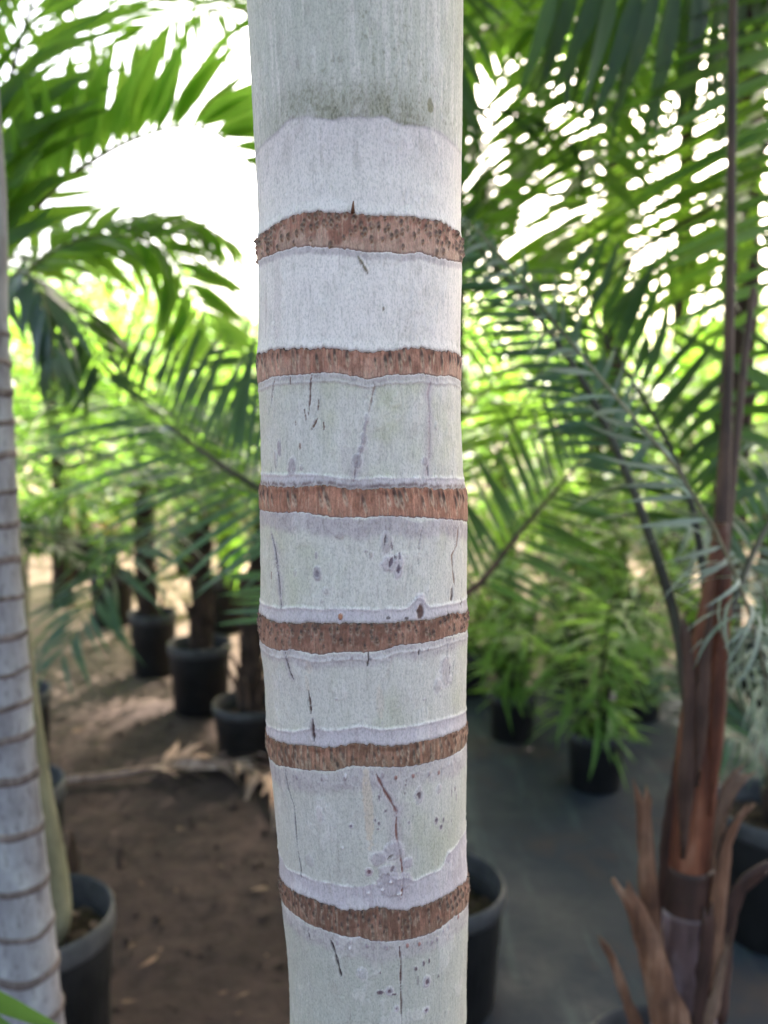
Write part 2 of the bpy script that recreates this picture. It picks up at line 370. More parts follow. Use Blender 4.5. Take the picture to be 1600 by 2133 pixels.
WHITE = {   # pale growth lines a little above the scars
 2: Curve(Z2, [(145,1030),(350,1030),(500,1035),(640,1055),(760,1065),(900,1050),(1100,1055),(1300,1055),(1420,1060)]),
 3: Curve(Z3, [(130,155),(180,190),(270,205),(370,200),(500,210),(620,210),(750,210),(860,215),(950,205),(1000,215),(1090,200),(1112,150),(1150,130),(1190,160),(1204,200),(1300,185),(1400,170),(1460,130)]),
 4: Curve(Z3, [(175,950),(240,985),(350,1000),(420,980),(500,980),(600,995),(700,975),(780,960),(900,985),(1050,970),(1200,940),(1330,910),(1450,850)]),
 5: Curve(Z4, [(150,740),(180,800),(280,840),(350,870),(450,890),(550,910),(650,915),(770,890),(772,800),(860,860),(950,850),(990,880),(1080,830),(1170,800),(1200,700),(1240,680),(1290,600)])}
LINE0 = Curve(Z1, [(170,970),(230,900),(290,850),(350,780),(370,755),(500,745),(640,765),(780,740),(870,750),(970,740),(1040,775),(1100,800),(1150,795),(1230,810),(1310,830),(1400,900),(1450,960)])

def pnoise(t, z, cell_s, cell_z, seed):        # value noise on the trunk, closed round it; cells in metres
    nu = max(3, int(round(2 * np.pi * .06 / cell_s)))
    r = np.random.default_rng(seed); g = r.random((nu, 997))
    x = (t / (2 * np.pi)) % 1.0 * nu; y = (z + 3) / cell_z
    xi = np.floor(x).astype(int); yi = np.floor(y).astype(int); fx = x - xi; fy = y - yi
    fx = fx * fx * (3 - 2 * fx); fy = fy * fy * (3 - 2 * fy)
    q = lambda a, b_: g[a % nu, b_ % 997]
    return (q(xi, yi) * (1 - fx) + q(xi + 1, yi) * fx) * (1 - fy) + (q(xi, yi + 1) * (1 - fx) + q(xi + 1, yi + 1) * fx) * fy
def fbm(t, z, cs, cz, seed, n=3):
    v = 0; a = 1; s = 0
    for i in range(n):
        v = v + a * pnoise(t, z, cs / 2 ** i, cz / 2 ** i, seed + i); s += a; a *= .55
    return v / s
def sst(a, b_, x):
    u = np.clip((x - a) / (b_ - a), 0, 1); return u * u * (3 - 2 * u)

thF = np.linspace(R_(-98), R_(98), 350); thB = np.linspace(R_(98), R_(262), 46)[1:-1]
TH = np.concatenate([thF, thB]); NC = len(TH)
zlo, zhi = zt[0] - .012, zt[-1] + .012
ZR = np.concatenate([np.linspace(ZBOT, zlo, 90)[:-1], np.linspace(zlo, zhi, 1050), np.linspace(zhi, ZTOP, 70)[1:]])
T2, Z2D = np.meshgrid(TH, ZR)
def mixn(c, col, f): return c * (1 - f[..., None]) + np.array(col) * f[..., None]
MPX = 2.50e-4                                   # metres on the bark per photo pixel
WAX = (.80, .765, .76); GREEN = (.46, .485, .345); LILAC = (.42, .375, .405)
wob = fbm(T2, Z2D, .012, .006, 5, 3) - .5       # wobble of all borders
wob2 = fbm(T2, Z2D, .0035, .002, 6, 2) - .5
C = np.ones(T2.shape + (3,)) * np.array((.60, .595, .565)); H = np.zeros(T2.shape)
big = fbm(T2, Z2D, .05, .04, 20, 4); med = fbm(T2, Z2D, .016, .02, 30, 4); strk = fbm(T2, Z2D, .004, .06, 40, 3)
def edge(f, th, seed, a):                      # an edge of a scar with its small raggedness, shared by bark and scar
    a = a * .5
    o = np.full_like(th, .37 + seed * .11)
    return f(th) + a * (.9 * (fbm(th, o, .007, .1, seed, 3) - .5) + 1.0 * (pnoise(th, o, .0016, .1, seed + 5) - .5) + .5 * (pnoise(th, o, .0008, .1, seed + 6) - .5))
t0 = [edge(f, TH, 300 + 20 * i, .0026)[None] + 0 * T2 for i, f in enumerate(TOPS)]; b0 = [edge(f, TH, 500 + 20 * i, .0018)[None] + 0 * T2 for i, f in enumerate(BOTS)]
l0 = LINE0(T2) + .0012 * wob2
# zones
upper = sst(-.0008, .0022, Z2D - l0 + .002 * (med - .5))                 # above the purple line: greyer, greenish, streaked
C = mixn(C, (.465, .485, .43), upper * (.55 + 1.1 * (big - .5) + .35 * sst(.0, .10, Z2D - l0)).clip(0, 1))
C = mixn(C, WAX, upper * sst(.45, .75, .5 * strk + .5 * fbm(T2, Z2D, .0014, .03, 45, 2)) * .45)
wz = sst(0, .001, l0 - Z2D) * sst(0, .002, Z2D - b0[1])
C = mixn(C, WAX, wz * (.75 + .5 * (med - .5)).clip(0, 1))
# algae tint on lower joints
for i in (1, 2, 3, 4, 5):
    hi_ = b0[i]; lo_ = t0[i + 1] if i < 5 else b0[5] - .12
    inz = sst(0, .003, hi_ - Z2D) * sst(0, .003, Z2D - lo_)
    C = mixn(C, GREEN, inz * sst(.38, .66, .6 * big + .4 * med) * .85 * np.clip(np.cos(T2 * .9), .2, 1))
    C = mixn(C, (.57, .575, .56), inz * sst(.5, .75, fbm(T2, Z2D, .03, .05, 60 + i)) * .5)
low = sst(0, .25, b0[2] - Z2D + .06 * (big - .5)) * .55; C = mixn(C, (.40, .41, .37), low)  # greyer lower bark; dimmer light low on the trunk is put into this tone
low = sst(0, .01, b0[5] - Z2D); C = mixn(C, (.43, .445, .40), low * .7)
# purple border and moss patch of the top joint
C = mixn(C, (.40, .35, .41), np.exp(-((Z2D - l0) / .0011) ** 2) * .6)
C = mixn(C, (.56, .52, .55), sst(.0, .001, l0 - Z2D) * sst(.030, .0, l0 - Z2D) * .45)
ms_ = sst(.032, .004, Z2D - l0) * sst(-.0005, .001, Z2D - l0) * sst(1.02, .55, np.abs(T2 + .06)) * (.35 + .65 * sst(.38, .6, med))
grain = fbm(T2, Z2D, .0022, .0028, 70, 2)
moss = fbm(T2, Z2D, .0013, .0020, 71, 2)
mz = (sst(.024, .004, Z2D - l0 + .012 * (big - .5)) * sst(-.0005, .001, Z2D - l0) * sst(1.10, .35, np.abs(T2 + .06)) * (.55 + .9 * (med - .4) + .5 * (strk - .5))).clip(0, 1)
C = mixn(C, (.25, .25, .165), mz * .70); C = mixn(C, (.12, .12, .065), (mz * sst(.42, .85, fbm(T2, Z2D, .0010, .0018, 72, 2)) * .9).clip(0, 1))
fl_ = sst(.62, .80, moss) * sst(.5, .62, med) * upper; C = mixn(C, (.25, .25, .18), fl_ * .5)
# scurfy zones below the scars, pale lip under the second scar
for i, (dep, st_) in enumerate([(.004, .65), (.0055, .6), (.012, .8), (.009, .6), (.015, .55), (.014, .5)]):
    d = b0[i] - Z2D + .006 * (med - .5) * (dep > .008)
    f = sst(-.0004, .0004, d) * sst(dep, dep * .55, d)
    C = mixn(C, LILAC, f * st_); H += f * .00025 * (grain - .3)
    C = mixn(C, (.33, .29, .31), f * sst(.58, .72, grain) * .5)
for i in (1, 3): 
    d = (b0[i] - .0035 - Z2D) / .0007
    C = mixn(C, (.66, .64, .65), np.exp(-d * d) * .4); H += np.exp(-d * d) * .00035
# pale growth lines and the lilac skin between them and the scars
for i, f in WHITE.items():
    wl = f(T2) + .0008 * wob + .0006 * wob2
    C = mixn(C, (.50, .465, .515), sst(.0003, -.0003, Z2D - wl) * sst(0, .0006, Z2D - t0[i]) * .85)
    C = mixn(C, (.40, .35, .38), sst(.0003, -.0003, Z2D - wl) * sst(0, .0006, Z2D - t0[i]) * sst(.6, .75, strk) * .5)
    g_ = np.exp(-((Z2D - wl) / .00085) ** 2) * sst(.25, .5, .5 * grain + .5 * med)
    C = mixn(C, (.76, .745, .76), g_ * .62); H += g_ * .00045
for i in range(6):                               # a dark ragged lip along the top of each scar
    g_ = np.exp(-((Z2D - t0[i] - (.0013 if i == 2 else .0004)) / (.0012 if i == 2 else .0007)) ** 2) * (1 if i != 2 else sst(.25, .5, grain) * .6 + .4)
    C = mixn(C, (.12, .07, .065), g_ * (.85 if i == 2 else .35)); H += sst(.006, .0, Z2D - t0[i]) * sst(-.0006, .0003, Z2D - t0[i]) * .0004
    inside = sst(.0002, .0012, t0[i] - Z2D) * sst(.0002, .0012, Z2D - b0[i])
    H -= inside * .0009; C = mixn(C, (.2, .12, .09), inside)
S2 = T2 * .06
def window(s0, s1, za, zb, pad):
    r0, r1 = np.searchsorted(ZR, [za - pad, zb + pad]); c0, c1 = np.searchsorted(thF, [(s0 - pad) / .06, (s1 + pad) / .06])
    return slice(max(r0, 0), max(r1, r0 + 1)), slice(max(c0, 0), max(c1, c0 + 1))
DARK = (.050, .034, .032); RED = (.20, .075, .045); BROWN = (.16, .09, .06); SCAB = (.35, .305, .345)
def line(Zq, pts, wz_, col=DARK, st=.95, depth=.0006, halo=None):
    q = [on_trunk(*p) for p in zoomed(*Zq, pts)]; s = np.array([a * .06 for a, _ in q]); z = np.array([b for _, b in q])
    n = 14 * (len(s) - 1) + 1; k = np.linspace(0, len(s) - 1, n)
    s = np.interp(k, range(len(s)), s); z = np.interp(k, range(len(z)), z)
    s = s + np.cumsum(rng.normal(0, .00005, n)) 
    wd = wz_ / Zq[1] * MPX * .5 * (.55 + .9 * np.abs(np.sin(np.linspace(.3, 9, n) + rng.uniform(0, 6)))) * np.clip(np.minimum(np.arange(n), n - 1 - np.arange(n)) / 5, .35, 1)
    wd = np.maximum(wd, .00022)
    pad = .006
    a, b_ = window(s.min(), s.max(), z.min(), z.max(), pad)
    SS, ZZ = S2[a, b_], Z2D[a, b_]; best = np.full(SS.shape, 9.)
    for si, zi, wi in zip(s, z, wd):
        best = np.minimum(best, np.hypot(SS - si, (ZZ - zi)) / wi)
    if halo: C[a, b_] = mixn(C[a, b_], LILAC, np.exp(-(best * wd.mean() / halo) ** 2) * .8)
    f = sst(1.5, .6, best); C[a, b_] = mixn(C[a, b_], col, f * st); H[a, b_] -= f * depth
    l = np.exp(-((best - 2.3) / .7) ** 2); H[a, b_] += l * depth * .3; C[a, b_] = mixn(C[a, b_], (.62, .60, .62), l * .25)
def spot(Zq, x, y, rx, ry, col=SCAB, st=.8, h=.0003, core=None, rim=True, tilt=0):
    t_, z_ = on_trunk(*zoomed(*Zq, [(x, y)])[0]); s = t_ * .06
    rx, ry = rx / Zq[1] * MPX, ry / Zq[1] * MPX
    a, b_ = window(s, s, z_, z_, max(rx, ry) * 1.6)
    ds, dz = S2[a, b_] - s, Z2D[a, b_] - z_
    ds, dz = ds * math.cos(tilt) + dz * math.sin(tilt), dz * math.cos(tilt) - ds * math.sin(tilt)
    d = np.hypot(ds / rx, dz / ry) + .5 * wob2[a, b_]
    f = sst(1.1, .8, d); C[a, b_] = mixn(C[a, b_], col, f * st); H[a, b_] += f * h
    if rim: C[a, b_] = mixn(C[a, b_], (.66, .64, .67), np.exp(-((d - 1.1) / .14) ** 2) * .45)
    if core: 
        g_ = sst(.55, .3, d); C[a, b_] = mixn(C[a, b_], core, g_ * .9); H[a, b_] -= g_ * .0004
# second joint from the top and below: cracks and scabs
line(Z1, [(810,1625),(840,1670),(880,1740)], 14, (.15, .13, .075), .95, -.0004); spot(Z1, 970, 1960, 6, 16, (.18,.14,.09), .8, 0, rim=False)
for x, y0, y1 in ((242,1040,1110),(232,1070,1150),(212,1110,1210),(300,1130,1180),(285,1790,2100)): line(Z1, [(x, y0), (x - 6, y1)], 4, (.30, .25, .25), .6, .0002)
spot(Z1, 1270, 675, 26, 46, (.20, .19, .09), .75, 0, rim=False); spot(Z1, 300, 1900, 45, 300, (.56, .50, .50), .35, 0, rim=False); spot(Z1, 225, 1980, 20, 180, (.50,.43,.44), .45, 0, rim=False)
line(Z2, [(1075,20),(1050,120)], 5, (.40,.33,.32), .5, .0001); spot(Z2, 1378, 210, 8, 20, DARK, .8, 0, rim=False)
line(Z2, [(455,400),(450,470),(445,540),(435,660)], 9, (.13,.06,.05)); line(Z2, [(500,560),(492,625)], 7, BROWN); line(Z2, [(490,680),(475,715),(455,745)], 10, BROWN)
line(Z2, [(530,700),(532,748)], 9, BROWN); line(Z2, [(410,620),(420,690)], 7, BROWN); line(Z2, [(322,400),(320,460)], 6, BROWN); line(Z2, [(350,690),(352,720)], 5, BROWN)
line(Z2, [(860,450),(835,560),(815,640)], 9, (.30,.22,.20), .7); line(Z2, [(815,640),(790,740),(775,840),(745,930)], 16, SCAB, .8, -.0003); line(Z2, [(750,930),(735,1000),(728,1075)], 8, (.22,.17,.19), .8, .0004, halo=.0028)
for x, y, rx, ry in ((805,672,16,28),(785,800,22,34),(770,870,20,22),(745,945,30,44)): spot(Z2, x, y, rx, ry, (.36,.33,.36), .75)
line(Z2, [(225,420),(210,500),(205,560)], 8, (.22,.14,.11)); line(Z2, [(205,560),(185,650)], 4, (.4,.33,.32), .5)
line(Z2, [(1210,430),(1195,520),(1205,640),(1205,900),(1190,1000),(1195,1050)], 12, (.40,.32,.34), .65, .0002, halo=.0025); line(Z2, [(1188,960),(1196,1050)], 6, DARK, .7)
line(Z2, [(1345,1010),(1360,1085)], 6, DARK, .9); spot(Z2, 380, 850, 9, 22, (.20,.11,.08), .8, 0, rim=False); spot(Z2, 1245, 725, 22, 26, (.56,.55,.54), .6)
spot(Z2, 250, 860, 24, 50); spot(Z2, 225, 940, 20, 60, st=.5); spot(Z2, 330, 985, 40, 60); spot(Z2, 390, 990, 15, 18, st=.6); spot(Z2, 1175, 945, 26, 34, st=.7); line(Z2, [(200,990),(200,1050)], 5)
line(Z2, [(200,1400),(225,1500),(245,1650),(255,1780),(268,1885)], 10, (.05,.04,.045), 1, .0009, halo=.0022); line(Z2, [(225,1560),(248,1700)], 5, DARK, .8); line(Z2, [(1160,1370),(1140,1470),(1130,1600)], 4, (.30,.26,.27), .8)
line(Z2, [(1385,1340),(1378,1480),(1345,1545),(1350,1650),(1365,1745)], 13, (.24,.15,.11), .9, .0003); line(Z2, [(1372,1340),(1362,1500),(1358,1600)], 6, BROWN, .8)
spot(Z2, 1346, 1790, 20, 56, (.11,.075,.06), .95, -.0006); spot(Z2, 1402, 1850, 11, 44, (.12,.09,.08), .9, -.0004); line(Z2, [(1405,1700),(1408,1770)], 6)
spot(Z2, 490, 1660, 28, 46, (.34,.315,.35), .85, .0005, core=(.20,.18,.21)); spot(Z2, 485, 1545, 11, 24, st=.7); spot(Z2, 830, 1540, 15, 24, (.35,.31,.31), .7); spot(Z2, 800, 1520, 12, 12, st=.6)
spot(Z2, 930, 1460, 38, 62, (.42,.38,.41), .8, .0004); line(Z2, [(925,1420),(915,1480)], 10, (.16,.13,.15)); line(Z2, [(960,1470),(968,1510)], 8, (.2,.17,.19)); spot(Z2, 945, 1600, 48, 52, (.50,.46,.50), .9, .0005); spot(Z2, 1010, 1585, 32, 50, (.50,.46,.50), .9, .0005); spot(Z2, 1005, 1650, 28, 42, (.46,.42,.46), .85, .0004)
for x, y, rx, ry, a in ((958,1590,13,34,-.3),(1012,1550,10,24,0),(1005,1630,12,32,0),(985,1560,6,14,.3)): spot(Z2, x, y, rx, ry, (.13,.10,.13), .95, -.0004, rim=False, tilt=a)
spot(Z2, 200, 1670, 9, 30, (.26,.14,.13), .7, 0, rim=False); spot(Z2, 350, 1655, 12, 24, (.36,.33,.34), .5); spot(Z2, 545, 1770, 22, 22, st=.45); spot(Z2, 520, 1835, 14, 14, st=.45); spot(Z2, 630, 1420, 30, 20, (.38,.33,.33), .5, rim=False)
spot(Z3, 1150, 165, 40, 60, (.50,.465,.51), .9, .0005); spot(Z3, 1156, 225, 28, 50, (.10,.055,.045), .97, -.0004, rim=False); spot(Z3, 645, 258, 15, 22, (.38,.17,.09), .95, .0008, rim=False); spot(Z3, 950, 268, 16, 12, DARK, .8, 0, rim=False); spot(Z3, 1065, 268, 16, 12, DARK, .8, 0, rim=False)
# joint under the fourth scar
line(Z3, [(290,490),(310,580),(328,635),(345,662)], 9, DARK, .95, .0006, halo=.0018); line(Z3, [(825,490),(828,540),(822,580)], 9); line(Z3, [(1150,470),(1145,512)], 9); line(Z3, [(435,735),(445,820),(452,880)], 13, (.10,.06,.055), 1, .0008); line(Z3, [(465,920),(470,1000),(480,1055)], 17, (.08,.05,.05), 1, .001, halo=.002)
spot(Z3, 1320, 610, 58, 100, (.43,.395,.42), .75, .0003); line(Z3, [(1330,430),(1325,520)], 6, (.3,.26,.27), .7); line(Z3, [(1380,480),(1362,620),(1358,700)], 7, (.24,.2,.22), .8); line(Z3, [(1345,560),(1340,640)], 7, (.2,.17,.18), .8); spot(Z3, 1350, 655, 22, 28, (.58,.55,.54), .6); spot(Z3, 1270, 700, 34, 50, (.45,.41,.43), .6)
for x, y, rx, ry in ((440,580,24,60),(900,800,26,120),(430,690,16,60)): spot(Z3, x, y, rx, ry, (.60,.52,.44), .4, 0, rim=False)
for x, y in ((1185,790),(1285,765),(620,790),(210,640)): spot(Z3, x, y, 9, 9, st=.6)
for k_ in range(14):
    x = 540 + k_ * 62 + rng.uniform(-20, 20); spot(Z3, x, 520 - max(0, (x - 900)) * .16 + rng.uniform(-6, 18), 7, 10, (.26,.22,.23) if k_ % 2 else (.6,.57,.58), .7, .0003, rim=False)
# joint under the fifth scar
line(Z4, [(650,0),(650,200)], 8, (.34,.20,.14), .6, .0003); spot(Z4, 700, 400, 34, 330, (.58,.50,.41), .75, 0, rim=False)
line(Z4, [(170,170),(190,290),(225,400),(235,520),(245,660),(265,780),(275,885)], 8, (.05,.04,.045), 1, .0008); line(Z4, [(750,195),(800,300),(862,405),(880,450)], 14, (.19,.075,.06), .95, .0006, halo=.0030); line(Z4, [(880,450),(880,560),(895,660),(920,770),(930,860),(920,1000)], 10, (.22,.09,.065), .95, .0005, halo=.0030)
line(Z4, [(945,200),(930,330)], 5, (.25,.16,.15), .7)
for x, y, r in ((860,690,70),(760,735,52),(955,760,40),(830,830,78),(850,900,90),(930,870,60)): spot(Z4, x, y, r, r, (.42,.385,.42), .85, .0004, rim=(y < 800))
spot(Z4, 840, 722, 28, 9, (.13,.11,.09), .9, -.0004, rim=False, tilt=.6); spot(Z4, 852, 800, 11, 24, (.14,.10,.12), .9, -.0004, rim=False, tilt=-.4); spot(Z4, 705, 820, 26, 34, (.42,.34,.38), .8, .0004, core=(.15,.08,.10)); spot(Z4, 825, 830, 14, 7, (.16,.13,.14), .9, 0, rim=False, tilt=-.6)
spot(Z4, 320, 740, 40, 50, (.44,.42,.44), .5, rim=False); spot(Z4, 1215, 720, 34, 46, (.45,.41,.45), .7)
spot(Z4, 1025, 330, 34, 58, (.44,.40,.43), .7, .0003, core=(.10,.07,.08)); spot(Z4, 590, 525, 15, 18, (.50,.46,.50), .8, .0005, core=(.13,.10,.14))
for x, y, rx, ry in ((770,345,9,26),(810,430,14,14),(745,490,9,18),(768,510,9,18),(762,545,8,10),(960,500,13,13),(1135,490,18,26),(1180,485,10,22),(1165,530,18,22),(1235,300,7,44),(1255,290,7,40),(1265,340,7,34),(1232,490,7,16)): spot(Z4, x, y, rx, ry, (.25,.21,.24), .75, .0002, core=(.14,.11,.13))
spot(Z4, 390, 450, 26, 56, (.52,.46,.47), .55); spot(Z4, 1155, 290, 24, 32, (.45,.40,.43), .6)
for x, y, c_ in ((240,212,0),(400,222,0),(430,215,1),(550,220,0),(555,200,1),(790,200,0),(875,215,2),(1090,190,0),(1150,180,2),(1215,130,1),(985,205,2)): spot(Z4, x, y, 11, 17, ((.27,.23,.26),(.62,.6,.62),(.27,.12,.10))[c_], .8, .0004, rim=False)
for x, y in ((790,930),(840,880),(905,955),(700,955),(580,1305),(535,665),(890,965)): spot(Z4, x, y, 10, 12, (.76,.74,.77), .9, .0005, rim=False)
# joint under the sixth scar
line(Z4, [(455,1250),(490,1340),(510,1420),(530,1505)], 14, (.045,.03,.035), 1, .001); line(Z4, [(310,1195),(325,1255)], 9, DARK); line(Z4, [(900,1300),(910,1400),(915,1520),(912,1650),(910,1794)], 9, (.12,.055,.05), 1, .0007)
line(Z4, [(235,1250),(240,1330)], 3, (.3,.28,.28), .6); line(Z4, [(235,1520),(240,1600)], 3, (.3,.28,.28), .6); line(Z4, [(1018,1490),(1020,1550)], 5, (.24,.2,.22), .7)
for x, y, rx, ry, o in ((1005,1440,15,18,1),(1055,1405,12,26,1),(1090,1390,8,22,1),(1075,1525,30,46,0),(775,1590,26,18,1),(835,1585,28,34,0),(1070,1705,26,26,0),(880,1695,22,24,0),(1150,1485,9,12,1),(775,1465,8,12,1),(865,1605,22,8,1)): spot(Z4, x, y, rx, ry, (.42,.385,.42) if not o else (.13,.09,.11), .85, .0004, core=(.12,.08,.10))
spot(Z4, 660, 1470, 36, 46, (.47,.46,.49), .55); spot(Z4, 645, 1460, 16, 22, (.50,.50,.51), .5); spot(Z4, 530, 1635, 26, 22, (.42,.44,.40), .4, rim=False)
for x, y, c_ in ((500,1270,0),(590,1265,0),(690,1290,0),(815,1305,0),(950,1290,2),(1025,1280,2),(1180,1195,0),(1140,1250,0),(1105,1270,0),(1215,1170,0),(1275,1105,2)): spot(Z4, x, y, 13, 18, ((.27,.22,.26),0,(.30,.11,.09))[c_], .75, .0004, rim=False)
# scattered small marks so that no joint is empty
for k_ in range(240):
    Zq = (Z2, Z3, Z4, Z4)[k_ % 4]; x = rng.uniform(130, 1430); y = rng.uniform(480, 1900) if Zq is Z2 else rng.uniform(520, 960) if Zq is Z3 else rng.choice([rng.uniform(250, 850), rng.uniform(1280, 1790)])
    spot(Zq, x, y, rng.uniform(3, 7), rng.uniform(4, 12), (.40,.37,.39) if k_ % 3 else (.64,.63,.63), .5, .0002, rim=False)
rub = fbm(T2, Z2D, .011, .016, 210, 4); rub2 = fbm(T2, Z2D, .006, .012, 220, 4); scr = fbm(T2, Z2D, .0009, .012, 230, 2)
C = mixn(C, (.70, .685, .68), sst(.58, .74, rub) * .28); C = mixn(C, (.40, .37, .35), sst(.62, .78, rub2) * .30); C = mixn(C, (.36, .335, .32), sst(.74, .86, scr) * .35)
H -= .0002 * sst(.74, .86, scr); H += .00025 * sst(.58, .72, rub)
H += .0005 * (big - .5) + .00022 * (med - .5) + .00012 * (grain - .5)
# older scars below the picture and a few above: plain rings
OLD = [(-.02 + .092 * k_) for k_ in range(1, 10)]; OLD = [z for z in OLD if z < b0[5].min() - .09]
rr = trunk_r(Z2D) + H
V = np.stack([trunk_c(Z2D) + rr * np.sin(T2), YT - rr * np.cos(T2), Z2D], -1)
palm = thing('palm_tree', (float(trunk_c(0)), YT, 0), 'pale waxy palm trunk with brown leaf scar rings filling the middle foreground', 'palm tree')
def set_col(me, C):
    a = me.color_attributes.new('surface', 'FLOAT_COLOR', 'POINT')
    a.data.foreach_set('color', np.concatenate([C.reshape(-1, 3), np.ones((C.size // 3, 1))], 1).astype(np.float32).ravel())
base = np.array(palm.location)
Fq = grid_faces(len(ZR), NC, True)
me = mesh('trunk', V.reshape(-1, 3) - base, Fq, M['hero']); set_col(me, np.clip(C * np.array((1.085, 1.01, .95)), .01, .9))
link('trunk', me, palm, palm.location)

# leaf scars: bands of their own, with the stubs of the leaf bundles standing out of them
def scar(ft, fb, style, seed):
    r = np.random.default_rng(seed)
    tf = np.linspace(R_(-98), R_(98), 430); tb = np.linspace(R_(98), R_(262), 40)[1:-1]; th = np.concatenate([tf, tb])
    nr = 34; k = np.linspace(0, 1, nr)[:, None]
    i_ = (seed - 100) // 7; zt_ = edge(ft, th, 300 + 20 * i_, .0026); zb_ = edge(fb, th, 500 + 20 * i_, .0018)
    Z = zb_ * (1 - k) + zt_ * k; T = np.tile(th, (nr, 1)); S = T * .06
    hgt = (zt_ - zb_).mean()
    fine = fbm(T, Z, .0016, .02, seed + 20, 3); blot = fbm(T, Z, .011, .014, seed + 30, 4); gr = fbm(T, Z, .0018, .002, seed + 40, 2)
    col = np.ones(T.shape + (3,)) * np.array(style['base'])
    kk = np.tile(k, (1, len(th)))
    col = mixn(col, style['low'], sst(.5, .05, kk + .35 * (blot - .5)) * .8)
    col = mixn(col, style['dark'], sst(.42, .66, blot + .42 * (kk - .5)) * .85)
    col = mixn(col, style['low'], sst(.62, .42, blot + .5 * (kk - .45)) * .5)
    col = mixn(col, tuple(x * .55 for x in style['base']), sst(.55, .7, fine) * style['fib'])
    col = mixn(col, tuple(min(1, x * 1.5) for x in style['base']), sst(.44, .28, fine) * style['fib'] * .6)
    fin2 = fbm(T, Z, .0007, .009, seed + 50, 2); col = mixn(col, style['dark'], sst(.60, .8, fin2) * .45); col = mixn(col, style['pale'], sst(.36, .2, fin2) * .35)
    col = mixn(col, (.40, .33, .32), sst(.10, .0, kk) * .6)
    col = mixn(col, (.055, .032, .028), sst(.93, 1.0, kk + .08 * (gr - .5)) * style['lip'])
    h = .0002 + .0005 * np.sin(np.pi * np.clip(kk, 0, 1)) + .0003 * (gr - .5) + .0002 * (fine - .5)
    h = h - .0007 * (sst(.06, 0, kk) + sst(.97, 1, kk)) + .0007 * sst(.75, .97, kk) * sst(.35, .65, pnoise(T, Z * 0 + .2, .0030, .1, seed + 77))
    n = style['n']
    for row, kz in enumerate(style['rows']):
        for q in range(n if kz > .3 else n // 2):
            s0 = (-1.6 + 3.2 * (q + .5 * (row % 2) + r.uniform(-.32, .32)) / (n if kz > .3 else n // 2)) * .06; kz0 = kz + r.uniform(-.09, .09)
            if r.random() < style['skip']: continue
            z0 = float(np.interp(s0 / .06, th[:430], (zb_ * (1 - kz0) + zt_ * kz0)[:430]))
            sz = r.uniform(.65, 1.25)
            c0, c1 = np.searchsorted(tf, [(s0 - .004) / .06, (s0 + .004) / .06]); c1 = max(c1, c0 + 1)
            ds = (S[:, c0:c1] - s0 + style['lean'] * (Z[:, c0:c1] - z0)) / (style['dw'] * sz); dz = (Z[:, c0:c1] - z0) / (style['dh'] * sz)
            d = np.hypot(ds, dz)
            up_ = sst(1.2, .5, np.hypot(ds, dz - .1)); col[:, c0:c1] = mixn(col[:, c0:c1], style['dot'], up_ * style['ds'] * r.uniform(.65, 1))
            h[:, c0:c1] -= sst(1.0, .2, np.hypot(ds * 1.3, dz + 1.3)) * style['dz'] * .5
            pale = np.exp(-((np.hypot(ds * .8, dz + .9) - .5) / .35) ** 2) * (dz < .3)
            col[:, c0:c1] = mixn(col[:, c0:c1], style['pale'], pale * .55)
            h[:, c0:c1] += sst(1.3, .2, d) * style['dz'] * .85 * sz
    rr = trunk_r(Z) + h
    V = np.stack([trunk_c(Z) + rr * np.sin(T), YT - rr * np.cos(T), Z], -1).reshape(-1, 3)
    # a skirt closes the band against the trunk
    c_ = (th.size)
    me = mesh('leaf_scar', V - base, grid_faces(nr, c_, True), M['band']); set_col(me, np.clip(col, .01, .9))
    return link('leaf_scar', me, palm, palm.location)
STYLES = [
 dict(base=(0.468,0.203,0.135), low=(.55,.37,.28), dark=(0.287,0.130,0.086), dot=(0.060,0.034,0.027), pale=(0.666,0.507,0.366), n=38, rows=(.97,.78,.60,.42,.16), skip=.25, dw=.0012, dh=.0017, ds=.95, dz=.0014, fib=.25, lip=.6, lean=0),
 dict(base=(0.459,0.206,0.135), low=(0.511,0.321,0.239), dark=(0.294,0.138,0.092), dot=(0.048,0.029,0.024), pale=(0.634,0.473,0.334), n=30, rows=(.82,.62), skip=.28, dw=.0010, dh=.0034, ds=.95, dz=.0008, fib=.55, lip=.9, lean=.12),
 dict(base=(0.476,0.203,0.126), low=(0.395,0.203,0.135), dark=(0.256,0.109,0.067), dot=(0.052,0.029,0.024), pale=(0.666,0.490,0.349), n=30, rows=(.82,.62), skip=.28, dw=.0011, dh=.0036, ds=.9, dz=.0008, fib=.5, lip=.3, lean=.2),
 dict(base=(0.335,0.152,0.102), low=(0.338,0.186,0.127), dark=(0.186,0.088,0.058), dot=(0.036,0.022,0.019), pale=(0.523,0.389,0.286), n=44, rows=(.95,.72,.50,.30), skip=.28, dw=.0009, dh=.0016, ds=.9, dz=.0011, fib=.35, lip=.7, lean=.1),
 dict(base=(0.362,0.178,0.115), low=(0.281,0.178,0.114), dark=(0.179,0.088,0.053), dot=(0.048,0.032,0.026), pale=(0.539,0.423,0.301), n=46, rows=(.82,.50,.22), skip=.3, dw=.0008, dh=.0026, ds=.85, dz=.0007, fib=.8, lip=.45, lean=.1),
 dict(base=(0.300,0.147,0.099), low=(0.248,0.152,0.102), dark=(0.163,0.082,0.053), dot=(0.038,0.024,0.021), pale=(0.476,0.372,0.271), n=46, rows=(.90,.72,.50,.3), skip=.3, dw=.0008, dh=.0018, ds=.9, dz=.0010, fib=.75, lip=.5, lean=0)]
for i in range(6): scar(TOPS[i], BOTS[i], STYLES[i], 100 + i * 7)
